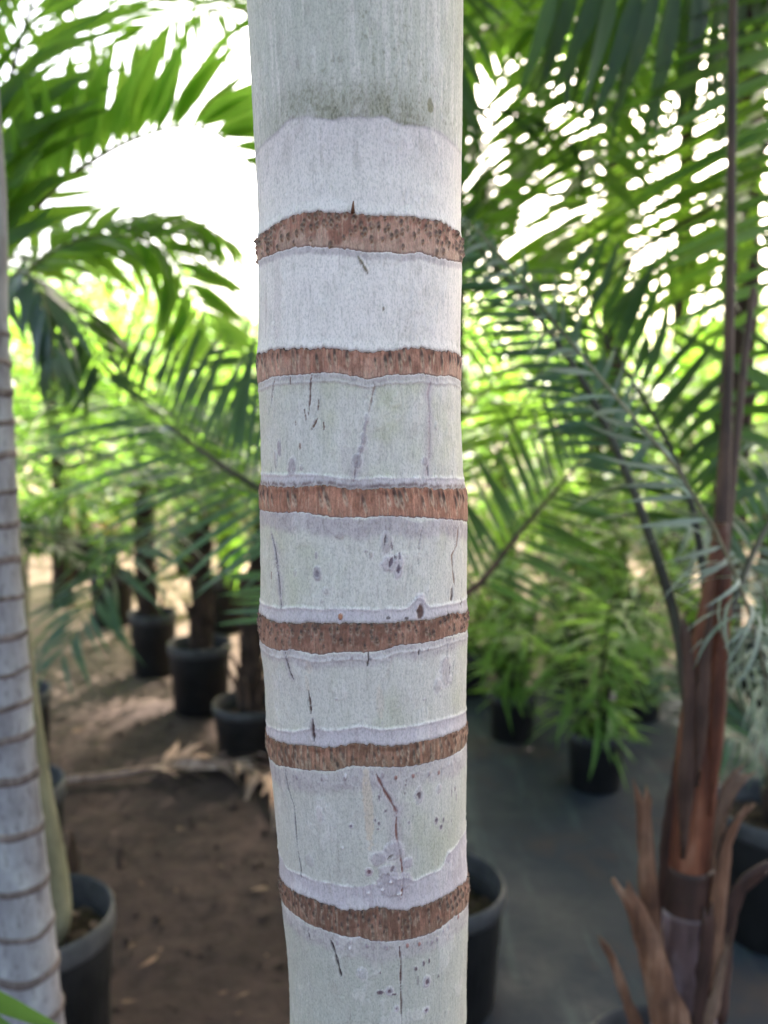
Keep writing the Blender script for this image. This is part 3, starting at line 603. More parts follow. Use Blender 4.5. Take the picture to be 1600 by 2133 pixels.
# the thorn-like bundle end on the topmost scar
t_, z_ = on_trunk(735, 440); r_ = float(trunk_r(z_)) + .0005
p0 = np.array([float(trunk_c(z_)) + r_ * math.sin(t_), YT - r_ * math.cos(t_), z_])
v_, f_ = tube([p0 + (0, 0, -.001), p0 + (.0002, -.0012, .0022), p0 + (.0004, -.0014, .0045)], [.0011, .0006, .0003], 6)
link('fibre_stub', mesh('fibre_stub', v_ - base, f_, M['stub']), palm, palm.location)
def ring_band(par, cx, cy, rf, z, h, mat_, amp=.002, seed=0, n=48, name='leaf_scar', lean=None):
    th = np.linspace(0, 2 * np.pi, n, endpoint=False); q = np.array([0, .08, .35, .7, .92, 1.]); off = np.array([-.0015, .0008, .0016, .0015, .0008, -.0015])
    w_ = amp * np.sin(th * 2 + seed) + amp * .6 * np.sin(th * 5 + 2 * seed)
    V = []
    for k, o in zip(q, off):
        zz = z + (k - .5) * h + w_; r = rf(zz) + o; c = cx(zz) if callable(cx) else cx
        V.append(np.stack([c + r * np.sin(th), cy - r * np.cos(th), zz], -1))
    return link(name, mesh(name, np.vstack(V) - np.array(wloc(par)), grid_faces(6, n, True), mat_), par, wloc(par))
for k_, z in enumerate(OLD): ring_band(palm, trunk_c, YT, trunk_r, z, .017, M['scar'], .002, k_)

# ================================================================== LEAVES, FRONDS, POTS
def leaflet_proto(droop, twist=0.0, side=0.0, peak=.3, nseg=6, fold=.16):
    """unit blade along +X; y is scaled by width, z by length"""
    V = []
    for i in range(nseg + 1):
        t = i / nseg
        w_ = max(.03, (min(1, t / peak) ** .6 * .94 + .06) if t < peak else max(0, 1 - (t - peak) / (1 - peak)) ** .75) * .5
        z = -droop * t * t; x = t * (1 - .35 * droop * t); y0 = side * t * t
        a = twist * t
        for s in (-1, 0, 1):
            V.append((x, y0 + s * w_ * math.cos(a), z + (-.5 if s == 0 else 0) * fold * .06 + s * w_ * math.sin(a) * .12))
    F = []
    for i in range(nseg):
        for s in (0, 1):
            a = i * 3 + s; F.append((a, a + 3, a + 4, a + 1))
    return np.array(V), F
PROTO = {}
def protos(kind, m):
    key = (kind, m.name)
    if key not in PROTO:
        L_ = []
        for k in range(5):
            d = {'stiff': .04 + .05 * k, 'soft': .15 + .11 * k, 'hang': .30 + .15 * k, 'fine': .25 + .1 * k}[kind]
            v_, f_ = leaflet_proto(d, rng.uniform(-.7, .7), rng.uniform(-.8, .8), peak=.22 if kind == 'fine' else .34, nseg=6)
            L_.append((v_, f_, mesh('leaflet', v_, f_, m)))
        PROTO[key] = L_
    return PROTO[key]
def place(X_, Z_, p, L_, W_):
    X_ = X_ / np.linalg.norm(X_); Z_ = Z_ - X_ * (X_ @ Z_); Z_ /= np.linalg.norm(Z_) + 1e-9; Y_ = np.cross(Z_, X_)
    Mx = np.eye(4); Mx[:3, 0] = X_ * L_; Mx[:3, 1] = Y_ * W_; Mx[:3, 2] = Z_ * L_; Mx[:3, 3] = p
    return Mx
def frond(par, pts, n, L_, W_, m, rm, r0=.006, r1=.0015, ang=(70, 35), lift=20, up=(0, 0, 1), start=.15, kind='soft', pieces=True, seed=0, sides=(1, -1), prof=None, jit=1.0, label=None, name='frond'):
    r = np.random.default_rng(seed + 500)
    q, length = spline(pts, 40)
    T = np.gradient(q, axis=0); T /= np.linalg.norm(T, axis=1)[:, None]
    v_, f_ = tube(q[::2] if len(q) > 30 else q, np.linspace(r0, r1, len(q[::2])), 6)
    o = link(name, mesh(name, v_ - q[0], f_, rm), par, q[0])
    if label: o['label'] = label
    pr = protos(kind, m); upv = np.array(up, float); JV = []
    for i in range(n):
        k = start + (1 - start) * (i + .5) / n
        for sd in sides:
            kk = min(.995, k + r.uniform(-.35, .35) / n * jit); j = kk * 39; a = int(j); u = j - a; b_ = min(a + 1, 39)
            p = q[a] * (1 - u) + q[b_] * u; t = T[a] * (1 - u) + T[b_] * u; t /= np.linalg.norm(t)
            s = np.cross(t, upv); s /= np.linalg.norm(s) + 1e-9; nrm = np.cross(s, t)
            an = R_(np.interp(k, [start, 1], ang) + r.normal(0, 4) * jit); li = R_(lift + r.normal(0, 7) * jit)
            lat = s * sd * math.cos(li) + nrm * math.sin(li)
            d = t * math.cos(an) + lat * math.sin(an)
            zn = nrm * math.cos(li) - s * sd * math.sin(li) + .25 * np.array([0, 0, 1.]) + r.normal(0, .22, 3) * jit
            pf = (prof or (lambda x: .55 + .45 * math.sin(math.pi * min(1, .12 + .85 * x))) )((k - start) / (1 - start))
            Ln = L_ * pf * r.uniform(.88, 1.1); Wn = W_ * (.6 + .4 * pf) * r.uniform(.85, 1.12)
            Mx = place(d, zn, p, Ln, Wn)
            v0, f0, me0 = pr[r.integers(len(pr))]
            if pieces:
                c = bpy.data.objects.new('leaflet', me0); COL.objects.link(c); c.parent = o
                Mx[:3, 3] -= q[0]; c.matrix_basis = Matrix(Mx.tolist())
            else:
                JV.append((v0 @ Mx[:3, :3].T + Mx[:3, 3], f0))
    if not pieces:
        V, F = join(JV); c = link('leaflets', mesh('leaflets', V - q[0], F, m), o, q[0]); c['kind'] = 'stuff'
    return o
def crown(par, c, n, length, L_, W_, m, rm, el=(70, -5), nl=24, seed=0, pieces=False, kind='soft', az0=0, sag=.5, r0=.008, ang=(70, 35), lift=15, start=.2, azs=None):
    r = np.random.default_rng(seed + 900); c = np.array(c, float)
    for i in range(n):
        az = az0 + i * 2.39996 + r.uniform(-.25, .25) if azs is None else azs[i]
        e = R_(np.interp(i / max(1, n - 1), [0, 1], el) + r.uniform(-6, 6)); ln = length * r.uniform(.82, 1.12)
        h = np.array([math.cos(az), math.sin(az), 0])
        pts = [c + (h * math.cos(e) + np.array([0, 0, math.sin(e)])) * ln * k - np.array([0, 0, 1]) * sag * ln * k ** 2.3 for k in np.linspace(0, 1, 6)]
        frond(par, pts, nl, L_, W_, m, rm, r0, .0015, ang, lift, (0, 0, 1), start, kind, pieces, seed * 31 + i)
def pot(par, c, R, Hh, soil=.05, lean=0):
    """nursery can: tapered wall, inside face, rolled rim and base step"""
    c = np.array(c, float); n = 40; th = np.linspace(0, 2 * np.pi, n, endpoint=False); R = R * (1 + rng.uniform(.006, .02) * np.sin(2 * th + rng.uniform(0, 6)) + .006 * np.sin(3 * th + rng.uniform(0, 6)))
    prof = [(.80, 0), (.82, .012), (.84, .014), (.845, .10), (.855, .105), (.90, .55), (.915, .56), (.95, .86), (.95, .865), (.905, .86), (.86, .5), (.80, .03), (.0, .03)]
    V = np.vstack([np.stack([R * a * np.cos(th), R * a * np.sin(th), np.full(n, Hh * z)], -1) for a, z in prof])
    o = link('pot', mesh('pot', V, grid_faces(len(prof), n, True), M['pot']), par, c)
    rim = [(.945, .855), (.985, .862), (1.0, .885), (1.0, .955), (.985, .99), (.965, 1.0), (.945, .99), (.935, .95), (.905, .87), (.90, .855)]
    V = np.vstack([np.stack([R * a * np.cos(th), R * a * np.sin(th), np.full(n, Hh * z)], -1) for a, z in rim])
    link('rim', mesh('rim', V, grid_faces(len(rim), n, True), M['pot_rim']), o, c)
    rs = [0.02, .3, .55, .75, .9]; zs = Hh * .97 - soil
    V = np.vstack([np.stack([R * a * np.cos(th), R * a * np.sin(th), zs + .012 * rng.uniform(-1, 1, n) - .015 * a], -1) for a in rs])
    link('soil', mesh('soil', V, grid_faces(len(rs), n, True), M['soil'], False), par, c)
    return zs + c[2]
def stem(par, pts, rad, m, name='trunk', n=14, jit=.04, k=26):
    q, _ = spline(pts, k); rr_ = np.interp(np.linspace(0, 1, k), np.linspace(0, 1, len(rad)), rad)
    v_, f_ = tube(q, rr_, n, True, jit)
    return link(name, mesh(name, v_ - q[0], f_, m), par, q[0])
def gz(x, y): return float(ground_z(x, y))
def foot(px, py):
    g = G(px, py); return Vector((g.x, g.y, gz(g.x, g.y)))
def ragged_trunk(par, pts, rad, seed, nb=26):
    """fibrous stem wrapped in old leaf bases"""
    st_ = stem(par, pts, rad, M['fibre'], 'trunk', 14, .12)
    r = np.random.default_rng(seed); q, ln = spline(pts, 40); parts = []
    for i in range(nb):
        k = int(2 + 34 * (i + r.random()) / nb); a = i * 2.4 + r.uniform(-.3, .3); R0 = np.interp(k / 39, np.linspace(0, 1, len(rad)), rad)
        h = np.array([math.cos(a), math.sin(a), 0]); s = np.array([-h[1], h[0], 0]); w_ = R0 * r.uniform(.5, .9); l = R0 * r.uniform(1.6, 3.2); o = r.uniform(.25, .7)
        V = []
        for t in (0, .35, .7, 1.):
            for e in (-1, 0, 1):
                V.append(q[k] + h * (R0 * (.93 + (.12 if e == 0 else -.12)) + o * R0 * t ** 2) + s * e * w_ * (1 - .65 * t) + np.array([0, 0, l * t]))
        V = np.array(V); V2 = V - np.tile(h * .004, (12, 1)); F = []
        for y in range(3):
            for x in range(2):
                a_ = y * 3 + x; F += [(a_, a_ + 1, a_ + 4, a_ + 3), (12 + a_, 12 + a_ + 3, 12 + a_ + 4, 12 + a_ + 1)]
        for a_, b_ in ((0, 3), (3, 6), (6, 9), (5, 2), (8, 5), (11, 8), (9, 10), (10, 11)): F.append((b_, a_, a_ + 12, b_ + 12))
        parts.append((V, F)); parts[-1] = (np.vstack([V, V2]), F)
    V, F = join(parts); o = link('leaf_bases', mesh('leaf_bases', V - q[0], F, M['fibre'], False), par, q[0]); o['kind'] = 'stuff'
    return st_

# crown of the main palm, above the picture
cs = [(float(trunk_c(2.5)), YT, 2.5), (float(trunk_c(2.5)) - .005, YT, 2.8), (float(trunk_c(2.5)) - .01, YT, 3.15)]
stem(palm, cs, [.062, .072, .04], M['crownshaft'], 'crownshaft', 20, 0)
crown(palm, (cs[-1][0], YT, 3.12), 11, 2.1, .62, .045, M['leaf'], M['rachis'], (62, 8), 34, 3, sag=.38, r0=.016)

# ---- slim ringed palm at the left edge
le = [(400,8,.036),(700,14,.036),(1173,37,.037),(1334,51,.0375),(1480,62,.038),(1640,77,.039),(1865,99,.041),(1959,112,.0425),(2133,129,.0445)]
YL = 1.15; zl, cl, rl = [], [], []
for y, x, r in le:
    p = P(x, y, YL); zl.append(p.z); cl.append(p.x - r * 1.0); rl.append(r)
zl = np.array(zl[::-1]); cl = np.array(cl[::-1]); rl = np.array(rl[::-1])
zl = np.concatenate([[-.02, .25], zl, [2.4, 3.0]]); cl = np.concatenate([[cl[0] + .012, cl[0] + .006], cl, [cl[-1] - .01, cl[-1] - .02]]); rl = np.concatenate([[.062, .05], rl, [.037, .034]])
lc = lambda z: np.interp(z, zl, cl); lr = lambda z: np.interp(z, zl, rl)
lp = thing('palm_tree', (float(lc(0)), YL, 0), 'slim lavender grey ringed palm trunk at the left edge', 'palm tree')
th = np.linspace(0, 2 * np.pi, 48, endpoint=False); zz = np.linspace(-.02, 3.0, 420); T_, Z_ = np.meshgrid(th, zz)
scars = [P(0, y, YL - .04).z for y in (690,750,815,880,950,1030,1100,1173,1252,1334,1409,1480,1547,1636,1749,1865,1959,2049,2140,2240)]
RR = lr(Z_) + .0007 * np.sin(T_ * 3 + Z_ * 20)
for s in scars: RR = RR + .0016 * np.exp(-((Z_ - s) / .012) ** 2)
V = np.stack([lc(Z_) + RR * np.sin(T_), YL - RR * np.cos(T_), Z_], -1).reshape(-1, 3)
link('trunk', mesh('trunk', V - np.array(lp.location), grid_faces(len(zz), 48, True), M['grey_bark']), lp, lp.location)
for i, s in enumerate(scars): ring_band(lp, lc, YL, lambda z: lr(z) + .0016, s, (.0075 + .005 * ((i * 7) % 5) / 4) if i < 13 else .010 + .005 * ((i * 3) % 4) / 3, M['scar'], .0006 + .0007 * ((i * 5) % 3), i, name='leaf_scar')
stem(lp, [(float(lc(3)), YL, 2.95), (float(lc(3)), YL, 3.2), (float(lc(3)), YL, 3.5)], [.036, .045, .025], M['crownshaft'], 'crownshaft', 16, 0)
crown(lp, (float(lc(3)), YL, 3.48), 9, 1.9, .55, .04, M['leaf'], M['rachis'], (60, 5), 30, 4, sag=.4, r0=.014)

# ---- bottle-stemmed potted palm behind it (upper left fronds)
RIM = .38
def pot_at(px, py_rim, R, H=RIM, name='potted_palm', label='', group=None, soil=.05, cat='potted palm'):
    g = G(px, py_rim, H); c = Vector((g.x, g.y, gz(g.x, g.y) - .004)); t = thing(name, c, label, cat, group)
    return t, c, pot(t, c, R, H, soil)
bp, c, zs = pot_at(84, 1893, .150, label='bottle-stemmed palm in the black pot at bottom left, long fronds arching over the white gap', soil=.045)
Yb = c.y
bpts = [Vector((c.x + .004, Yb, zs - .02)), P(104, 1905, Yb), P(86, 1800, Yb), P(66, 1650, Yb), P(48, 1450, Yb), P(22, 1150, Yb), P(-2, 850, Yb), P(-25, 640, Yb)]
stem(bp, bpts, [.040, .050, .038, .028, .023, .020, .019, .017], M['olive'], 'trunk', 18, .02, 60)
for k_ in range(9):
    a = k_ * .7 + .2; rr0 = rng.uniform(.085, .125); v_, f_ = leaflet_proto(.2, .5, .4)
    Mx = place(np.array([math.cos(a + 1.6), math.sin(a + 1.6), .05]), np.array([0, 0, 1.]), np.array([c.x + rr0 * math.cos(a), c.y + rr0 * math.sin(a), zs + .004]), .05, .022)
    link('dry_leaf', mesh('dry_leaf', (v_ @ Mx[:3, :3].T), f_, M['dry']), bp, Mx[:3, 3])
frond(bp, PL([(-28,640,Yb),(-8,330,Yb),(20,170,Yb),(78,-20,Yb+.05),(170,-230,Yb+.1)]), 24, .26, .034, M['leaf'], M['rachis_dark'], .007, .002, (62, 40), 25, (.35, -1, .5), .1, 'stiff', True, 1)
frond(bp, PL([(-28,640,Yb),(20,515),(100,405),(180,343),(250,302),(330,272),(400,262),(460,283),(515,335),(560,430,Yb+.25)]), 27, .235, .036, M['leaf_bright'], M['rachis'], .008, .002, (66, 42), 62, (0, -.35, 1), .16, 'stiff', True, 2, prof=lambda x: .75 + .35 * math.sin(math.pi * min(1, x * 1.1)) if x < .8 else .75)
frond(bp, PL([(-28,640,Yb),(-70,420),(-110,200),(-180,20,Yb-.1)]), 20, .26, .034, M['leaf'], M['rachis'], .007, .002, (62, 40), 25, (.2, -1, .4), .1, 'stiff', True, 3)
frond(bp, PL([(-28,640,Yb),(40,470,Yb+.25),(75,330,Yb+.5),(110,160,Yb+.75),(180,20,Yb+.95)]), 22, .26, .034, M['leaf_bright'], M['rachis'], .007, .002, (62, 40), 25, (.5, -.8, .3), .1, 'stiff', True, 4)
frond(bp, PL([(-28,650,Yb),(-60,560,Yb+.3),(-20,520,Yb+.6),(60,540,Yb+.8),(100,640,Yb+.9)]), 18, .2, .03, M['leaf_blue'], M['rachis'], .006, .002, (60, 40), -10, (0, -.3, 1), .2, 'soft', True, 5)

# ---- second pot on the left: palm with the bright arching frond above the middle left
p2, c, zs = pot_at(18, 1628, .150, label='palm in the second black pot from the bottom along the left edge', soil=.06)
Y2 = c.y
stem(p2, [Vector((c.x, Y2, zs - .02)), P(16, 1450, Y2), P(4, 1000, Y2), P(-2, 640, Y2)], [.028, .024, .021, .018], M['olive'], 'trunk', 14, .03, 40)
fr = [
 ([(-2,640,Y2),(80,545),(200,492),(330,512),(400,608),(440,705,Y2+.1)], 30, .27, .034, 'leaf_bright', (60, 45), 10, (0, -.6, .8)),
 ([(-2,640,Y2),(60,560),(150,490),(260,455),(380,450),(480,500,Y2+.3)], 30, .25, .034, 'leaf_bright', (60, 45), -15, (0, -.3, 1)),
 ([(-2,640,Y2),(50,610),(120,620),(180,690),(220,790,Y2-.1)], 20, .24, .024, 'leaf_dark', (60, 45), -10, (0, -.4, 1)),
 ([(-2,640,Y2),(20,580,Y2-.2),(60,570,Y2-.35),(100,650,Y2-.45),(110,760,Y2-.5)], 18, .20, .032, 'leaf_gloss', (45, 30), -30, (0, -.3, 1)),
 ([(-2,640,Y2),(40,600),(90,560,Y2+.5),(190,560,Y2+.8),(300,640,Y2+1)], 22, .26, .026, 'leaf', (60, 45), 5, (0, -.5, 1)),
 ([(-2,640,Y2),(-40,500),(-30,380),(40,300,Y2+.4)], 18, .24, .026, 'leaf', (60, 45), 20, (0, -.6, .6))]
for i, (pp, n, l, w_, mm, an, li, up) in enumerate(fr):
    frond(p2, PL(pp), n, l, w_, M[mm], M['rachis'], .006, .0015, an, li, up, .15, 'soft', True, 20 + i)

# ---- third pot on the left: thin-stemmed seedling palm
p3, c, zs = pot_at(20, 1432, .150, label='thin-stemmed young palm in the farthest black pot along the left edge', soil=.06)
Y3 = c.y
stem(p3, [Vector((c.x + .05, Y3, zs - .02)), P(56, 1380, Y3), P(56, 1250, Y3), P(56, 1130, Y3)], [.012, .011, .009, .007], M['olive'], 'trunk', 8, .03, 16)
crown(p3, tuple(P(52, 1130, Y3)), 9, .24, .15, .018, M['leaf_dark'], M['rachis_dark'], (65, 0), 9, 33, sag=.5, r0=.004)

# ---- the three pots in a row on the dirt
row = [('palm in the farthest black pot of the row of three on the dirt', 318, 1270, .130, [(305,1240),(300,1120),(298,1030)], .050, 8, 41, .35),
       ('palm in the middle black pot of the row of three on the dirt', 416, 1342, .150, [(420,1320),(420,1200),(425,1090)], .048, 8, 42, .33),
       ('nearest palm of the pot row of three, half hidden by the pale trunk', 520, 1456, .152, [(522,1440),(525,1330),(535,1200),(545,1100)], .045, 7, 43, .25)]
for lab, px, py, R, tp, tr_, nf, sd_, H_ in row:
    t, c, zs = pot_at(px, py, R, H_, label=lab, group='potted palms in the row on the dirt', soil=.055)
    pts = [Vector((c.x, c.y, zs - .03))] + [P(a, b_, c.y) for a, b_ in tp]
    ragged_trunk(t, pts, [tr_ * 1.15, tr_, tr_ * .9, tr_ * .7][:len(pts)] if len(pts) <= 4 else [tr_ * 1.2, tr_, tr_ * .95, tr_ * .8, tr_ * .6], sd_)
    crown(t, tuple(pts[-1]), nf, 1.05, .36, .022, M['leaf'] if sd_ != 42 else M['leaf_blue'], M['rachis'], (72, 12), 26, sd_, sag=.45, r0=.008)
    if sd_ == 43:
        for k_ in range(7):
            a = k_ * .9 + 2; b_ = Vector((c.x + .03 * math.cos(a), c.y + .03 * math.sin(a), zs - .01)); l = rng.uniform(.12, .3)
            stem(t, [b_, b_ + Vector((.02 * math.cos(a), .02 * math.sin(a), l * .5)), b_ + Vector((.07 * math.cos(a), .07 * math.sin(a), l))], [.012, .009, .004], M['dry'], 'leaf_stub', 7, .1, 10)

# ---- pot standing behind the pale trunk; its fronds spread to both sides
pb, c, zs = pot_at(918, 1822, .155, .32, label='palm in the black pot just behind the pale trunk, fronds spreading sideways', soil=.065)
Y9 = c.y
ragged_trunk(pb, [Vector((P(900, 1800, Y9).x, Y9, zs - .03)), P(880, 1600, Y9), P(870, 1400, Y9), P(865, 1200, Y9)], [.040, .036, .032, .022], 51, 20)
frond(pb, PL([(860,1200,Y9),(700,1095,Y9),(530,1012,Y9+.03),(400,925),(310,850),(235,795,Y9+.4)]), 30, .40, .019, M['leaf_gloss'], M['rachis_dark'], .011, .002, (64, 46), 10, (.25, -1, .35), .2, 'stiff', True, 61, jit=.4, prof=lambda x: .75 + .3 * math.sin(math.pi * x))
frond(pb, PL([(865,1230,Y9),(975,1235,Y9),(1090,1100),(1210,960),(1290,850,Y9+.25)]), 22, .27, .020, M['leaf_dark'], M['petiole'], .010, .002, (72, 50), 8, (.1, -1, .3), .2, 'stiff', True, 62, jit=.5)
frond(pb, PL([(862,1200,Y9),(800,1000,Y9+.2),(700,840,Y9+.4),(560,720,Y9+.7),(420,690,Y9+1)]), 26, .34, .018, M['leaf_blue'], M['rachis'], .009, .002, (60, 45), 10, (.2, -1, .5), .2, 'stiff', True, 63)
frond(pb, PL([(865,1210,Y9),(900,1000,Y9+.3),(980,850,Y9+.5),(1080,760,Y9+.7),(1200,740,Y9+.9)]), 26, .34, .018, M['leaf'], M['rachis'], .009, .002, (60, 45), 10, (-.2, -1, .5), .2, 'stiff', True, 64)
frond(pb, PL([(862,1210,Y9),(790,1150,Y9-.1),(690,1180,Y9-.2),(600,1290,Y9-.2)]), 16, .26, .016, M['leaf_blue'], M['rachis'], .008, .002, (60, 45), 0, (.1, -1, .5), .25, 'stiff', True, 65)

# ---- reddish palm in a pot on the right
rp_, c, zs = pot_at(1420, 2235, .165, .37, label='reddish brown palm with dry leaf stubs in the pot at bottom right', soil=.05)
Yr = c.y + .02
tr_pts = [Vector((P(1425, 2200, Yr).x, Yr, zs - .02)), P(1422, 2060, Yr), P(1430, 1900, Yr), P(1434, 1780, Yr), P(1451, 1600, Yr), P(1461, 1450, Yr), P(1472, 1330, Yr), P(1486, 1240, Yr), P(1503, 1090, Yr)]
stem(rp_, tr_pts, [.050, .046, .039, .034, .0325, .033, .0245, .0175, .010], M['red_trunk'], 'trunk', 24, .02, 60)
stem(rp_, PL([(1478,1330,Yr),(1500,1120),(1514,850),(1521,600),(1524,300),(1527,0),(1529,-200,Yr+.1)]), [.0165, .0115, .0078, .0070, .0066, .0062, .006], M['petiole'], 'spear_leaf', 10, .02, 40)
stem(rp_, PL([(1488,1300,Yr+.03),(1515,1080),(1535,900),(1552,740),(1570,600,Yr+.15)]), [.0125, .0095, .0070, .0060, .005], M['petiole'], 'petiole', 10, .02, 30)
M['mauve'] = bark_mat('waxy mauve sheath', [(.30, (.055, .032, .030)), (.48, (.12, .075, .075)), (.60, (.26, .20, .22)), (.74, (.46, .40, .44))], 22, (1, 1, .22), .55, .3, .002)
M['dark_sheath'] = bark_mat('dark brown sheath', [(.3, (.028, .014, .011)), (.6, (.062, .030, .022)), (.8, (.12, .065, .05))], 40, (1, 1, .12), .6, .4, .002)
stem(rp_, [P(1425, 2180, Yr), P(1423, 2060, Yr), P(1429, 1960, Yr), P(1431, 1886, Yr)], [.0515, .048, .0435, .041], M['mauve'], 'leaf_sheath', 24, .02, 24)
stem(rp_, [P(1430, 1900, Yr), P(1434, 1840, Yr), P(1437, 1800, Yr)], [.0402, .0385, .0362], M['dark_sheath'], 'leaf_sheath', 24, .02, 12)
def stub(par, pts, w0, w1, Yd, m=M['stub'], seed=0, spindle=False):
    r = np.random.default_rng(seed); q, ln = spline(PL([(a, b_, Yd) for a, b_ in pts]), 14); V = []; r_t = r.uniform(-1, 1)
    ax = np.array(tr_pts[3]) * [1, 1, 0]
    T = np.gradient(q, axis=0); T /= np.linalg.norm(T, axis=1)[:, None]
    for i in range(14):
        k = i / 13; w_ = (w0 * (1 - k) + w1 * k) * Yd / FPX * 1.1; h = q[i] * [1, 1, 0] - ax + np.array([0, -.001, 0]); h = h - T[i] * (h @ T[i]); h /= np.linalg.norm(h); h = h * .4 + np.array([0, -.9, 0]); h = h - T[i] * (h @ T[i]); h /= np.linalg.norm(h)
        s = np.cross(T[i], h); rag = .022 * r.uniform(-1, 1, 7) if i == 13 else np.zeros(7); w_ *= (1 + r.uniform(-.10, .10)) if not spindle else min(1, .12 + 2.2 * k)
        for j, e in enumerate(np.linspace(-1, 1, 7)):
            V.append(q[i] + s * e * w_ * .5 + h * (w_ * .30 * (1 - e * e) * math.cos(k * 2.2 * r_t)) + h * (e * w_ * .32 * k * r_t) + T[i] * rag[j] + r.normal(0, .0009, 3))
    V = np.array(V); n_ = len(V); F = grid_faces(14, 7).tolist(); bk = V.copy(); bk += np.array([0, .0022, 0])
    F2 = [[a + n_ for a in f[::-1]] for f in F]; E = [(j, j + 1) for j in range(6)] + [(91 + j + 1, 91 + j) for j in range(6)] + [((i + 1) * 7, i * 7) for i in range(13)] + [(i * 7 + 6, (i + 1) * 7 + 6) for i in range(13)]
    F3 = [(b_, a, a + n_, b_ + n_) for a, b_ in E]
    nm = 'petiole' if spindle else 'leaf_stub'; link(nm, mesh(nm, np.vstack([V, bk]) - q[0], F + F2 + F3, m), par, q[0])
for i, (pp, a, b_, dy) in enumerate([
 ([(1405,2200),(1398,2132),(1369,2033),(1336,1922),(1306,1860),(1297,1843)], 66, 22, -.055), ([(1366,2010),(1357,1930),(1348,1806),(1342,1703),(1336,1641)], 34, 22, -.02),
 ([(1380,1960),(1383,1850),(1390,1724),(1406,1612)], 24, 10, .0), ([(1340,2200),(1324,2132),(1303,2074),(1278,2004),(1253,1959)], 26, 9, -.03),
 ([(1470,1860),(1474,1800),(1493,1724),(1517,1654),(1546,1615)], 26, 22, -.01), ([(1478,2060),(1484,1971),(1500,1860),(1514,1765),(1540,1703),(1563,1680)], 48, 22, -.03),
 ([(1490,2120),(1500,2040),(1517,1910),(1552,1840),(1610,1800)], 46, 20, .0), ([(1470,2200),(1476,2132),(1497,2054),(1518,1965)], 34, 8, -.045),
 ([(1440,2220),(1450,2120),(1468,2010),(1478,1900)], 50, 20, -.04)]):
    stub(rp_, pp, a * 1.3, b_ * 1.25, Yr + dy, (M['stub'], M['stub'], M['dark_sheath'], M['stub'], M['dry'], M['stub'], M['dark_sheath'], M['dry'], M['dark_sheath'])[i], 70 + i)
for i, (pp, a, b_, dy) in enumerate([([(1424,1790),(1430,1640),(1440,1500),(1436,1380),(1424,1290)], 50, 20, -.040), ([(1480,1700),(1490,1560),(1496,1430),(1508,1300),(1516,1180)], 52, 18, -.030), ([(1452,1640),(1462,1500),(1470,1380),(1482,1260)], 40, 14, -.044)]):
    stub(rp_, pp, a, b_, Yr + dy, (M['petiole'], M['red_trunk'], M['petiole'])[i], 400 + i, spindle=True)
frond(rp_, PL([(1448,1560,Yr-.02),(1424,1400),(1408,1290),(1345,1090),(1284,935),(1222,805),(1140,685),(1050,575),(960,475),(900,425,Yr+.25)]), 36, .17, .013, M['leaf_blue'], M['rachis_dark'], .0105, .002, (58, 40), -20, (-.3, -.7, .8), .42, 'soft', True, 81)
frond(rp_, PL([(1465,1420,Yr),(1470,1250),(1440,1050,Yr+.1),(1370,880,Yr+.2),(1270,720,Yr+.3),(1180,560,Yr+.4)]), 26, .26, .02, M['leaf_dark'], M['rachis_dark'], .008, .002, (60, 42), 5, (-.3, -1, .5), .3, 'soft', True, 82)
frond(rp_, PL([(1480,1380,Yr+.02),(1540,1220,Yr+.1),(1590,1110,Yr+.2),(1660,1000,Yr+.3)]), 16, .22, .018, M['leaf_blue'], M['rachis_dark'], .010, .003, (60, 42), 5, (.3, -1, .5), .35, 'soft', True, 83)

# ---- palm whose frond tip shows right of the trunk at the top
nx_ = P(780, 300, 2.9); hp = thing('palm_tree', (nx_.x, 2.9, gz(nx_.x, 2.9)), 'palm hidden behind the pale trunk, dark leaflets showing at its upper right', 'palm tree')
ragged_trunk(hp, [(nx_.x, 2.9, -.01), (nx_.x, 2.9, .8), (nx_.x + .01, 2.9, 1.7), (nx_.x, 2.9, 2.5)], [.085, .07, .06, .05], 111, 30)
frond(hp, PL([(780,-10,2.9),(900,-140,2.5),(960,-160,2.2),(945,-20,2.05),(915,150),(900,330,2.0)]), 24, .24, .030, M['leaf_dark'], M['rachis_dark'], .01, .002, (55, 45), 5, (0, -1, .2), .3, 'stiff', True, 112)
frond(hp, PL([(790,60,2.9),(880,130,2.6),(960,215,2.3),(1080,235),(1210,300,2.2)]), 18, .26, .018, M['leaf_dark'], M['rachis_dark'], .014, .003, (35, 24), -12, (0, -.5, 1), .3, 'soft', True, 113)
crown(hp, (nx_.x, 2.9, 2.5), 6, 1.7, .5, .028, M['leaf'], M['rachis'], (65, 20), 28, 115, sag=.4, r0=.012, azs=[1.2, 1.9, 2.6, .6, -1.2, -2.2])

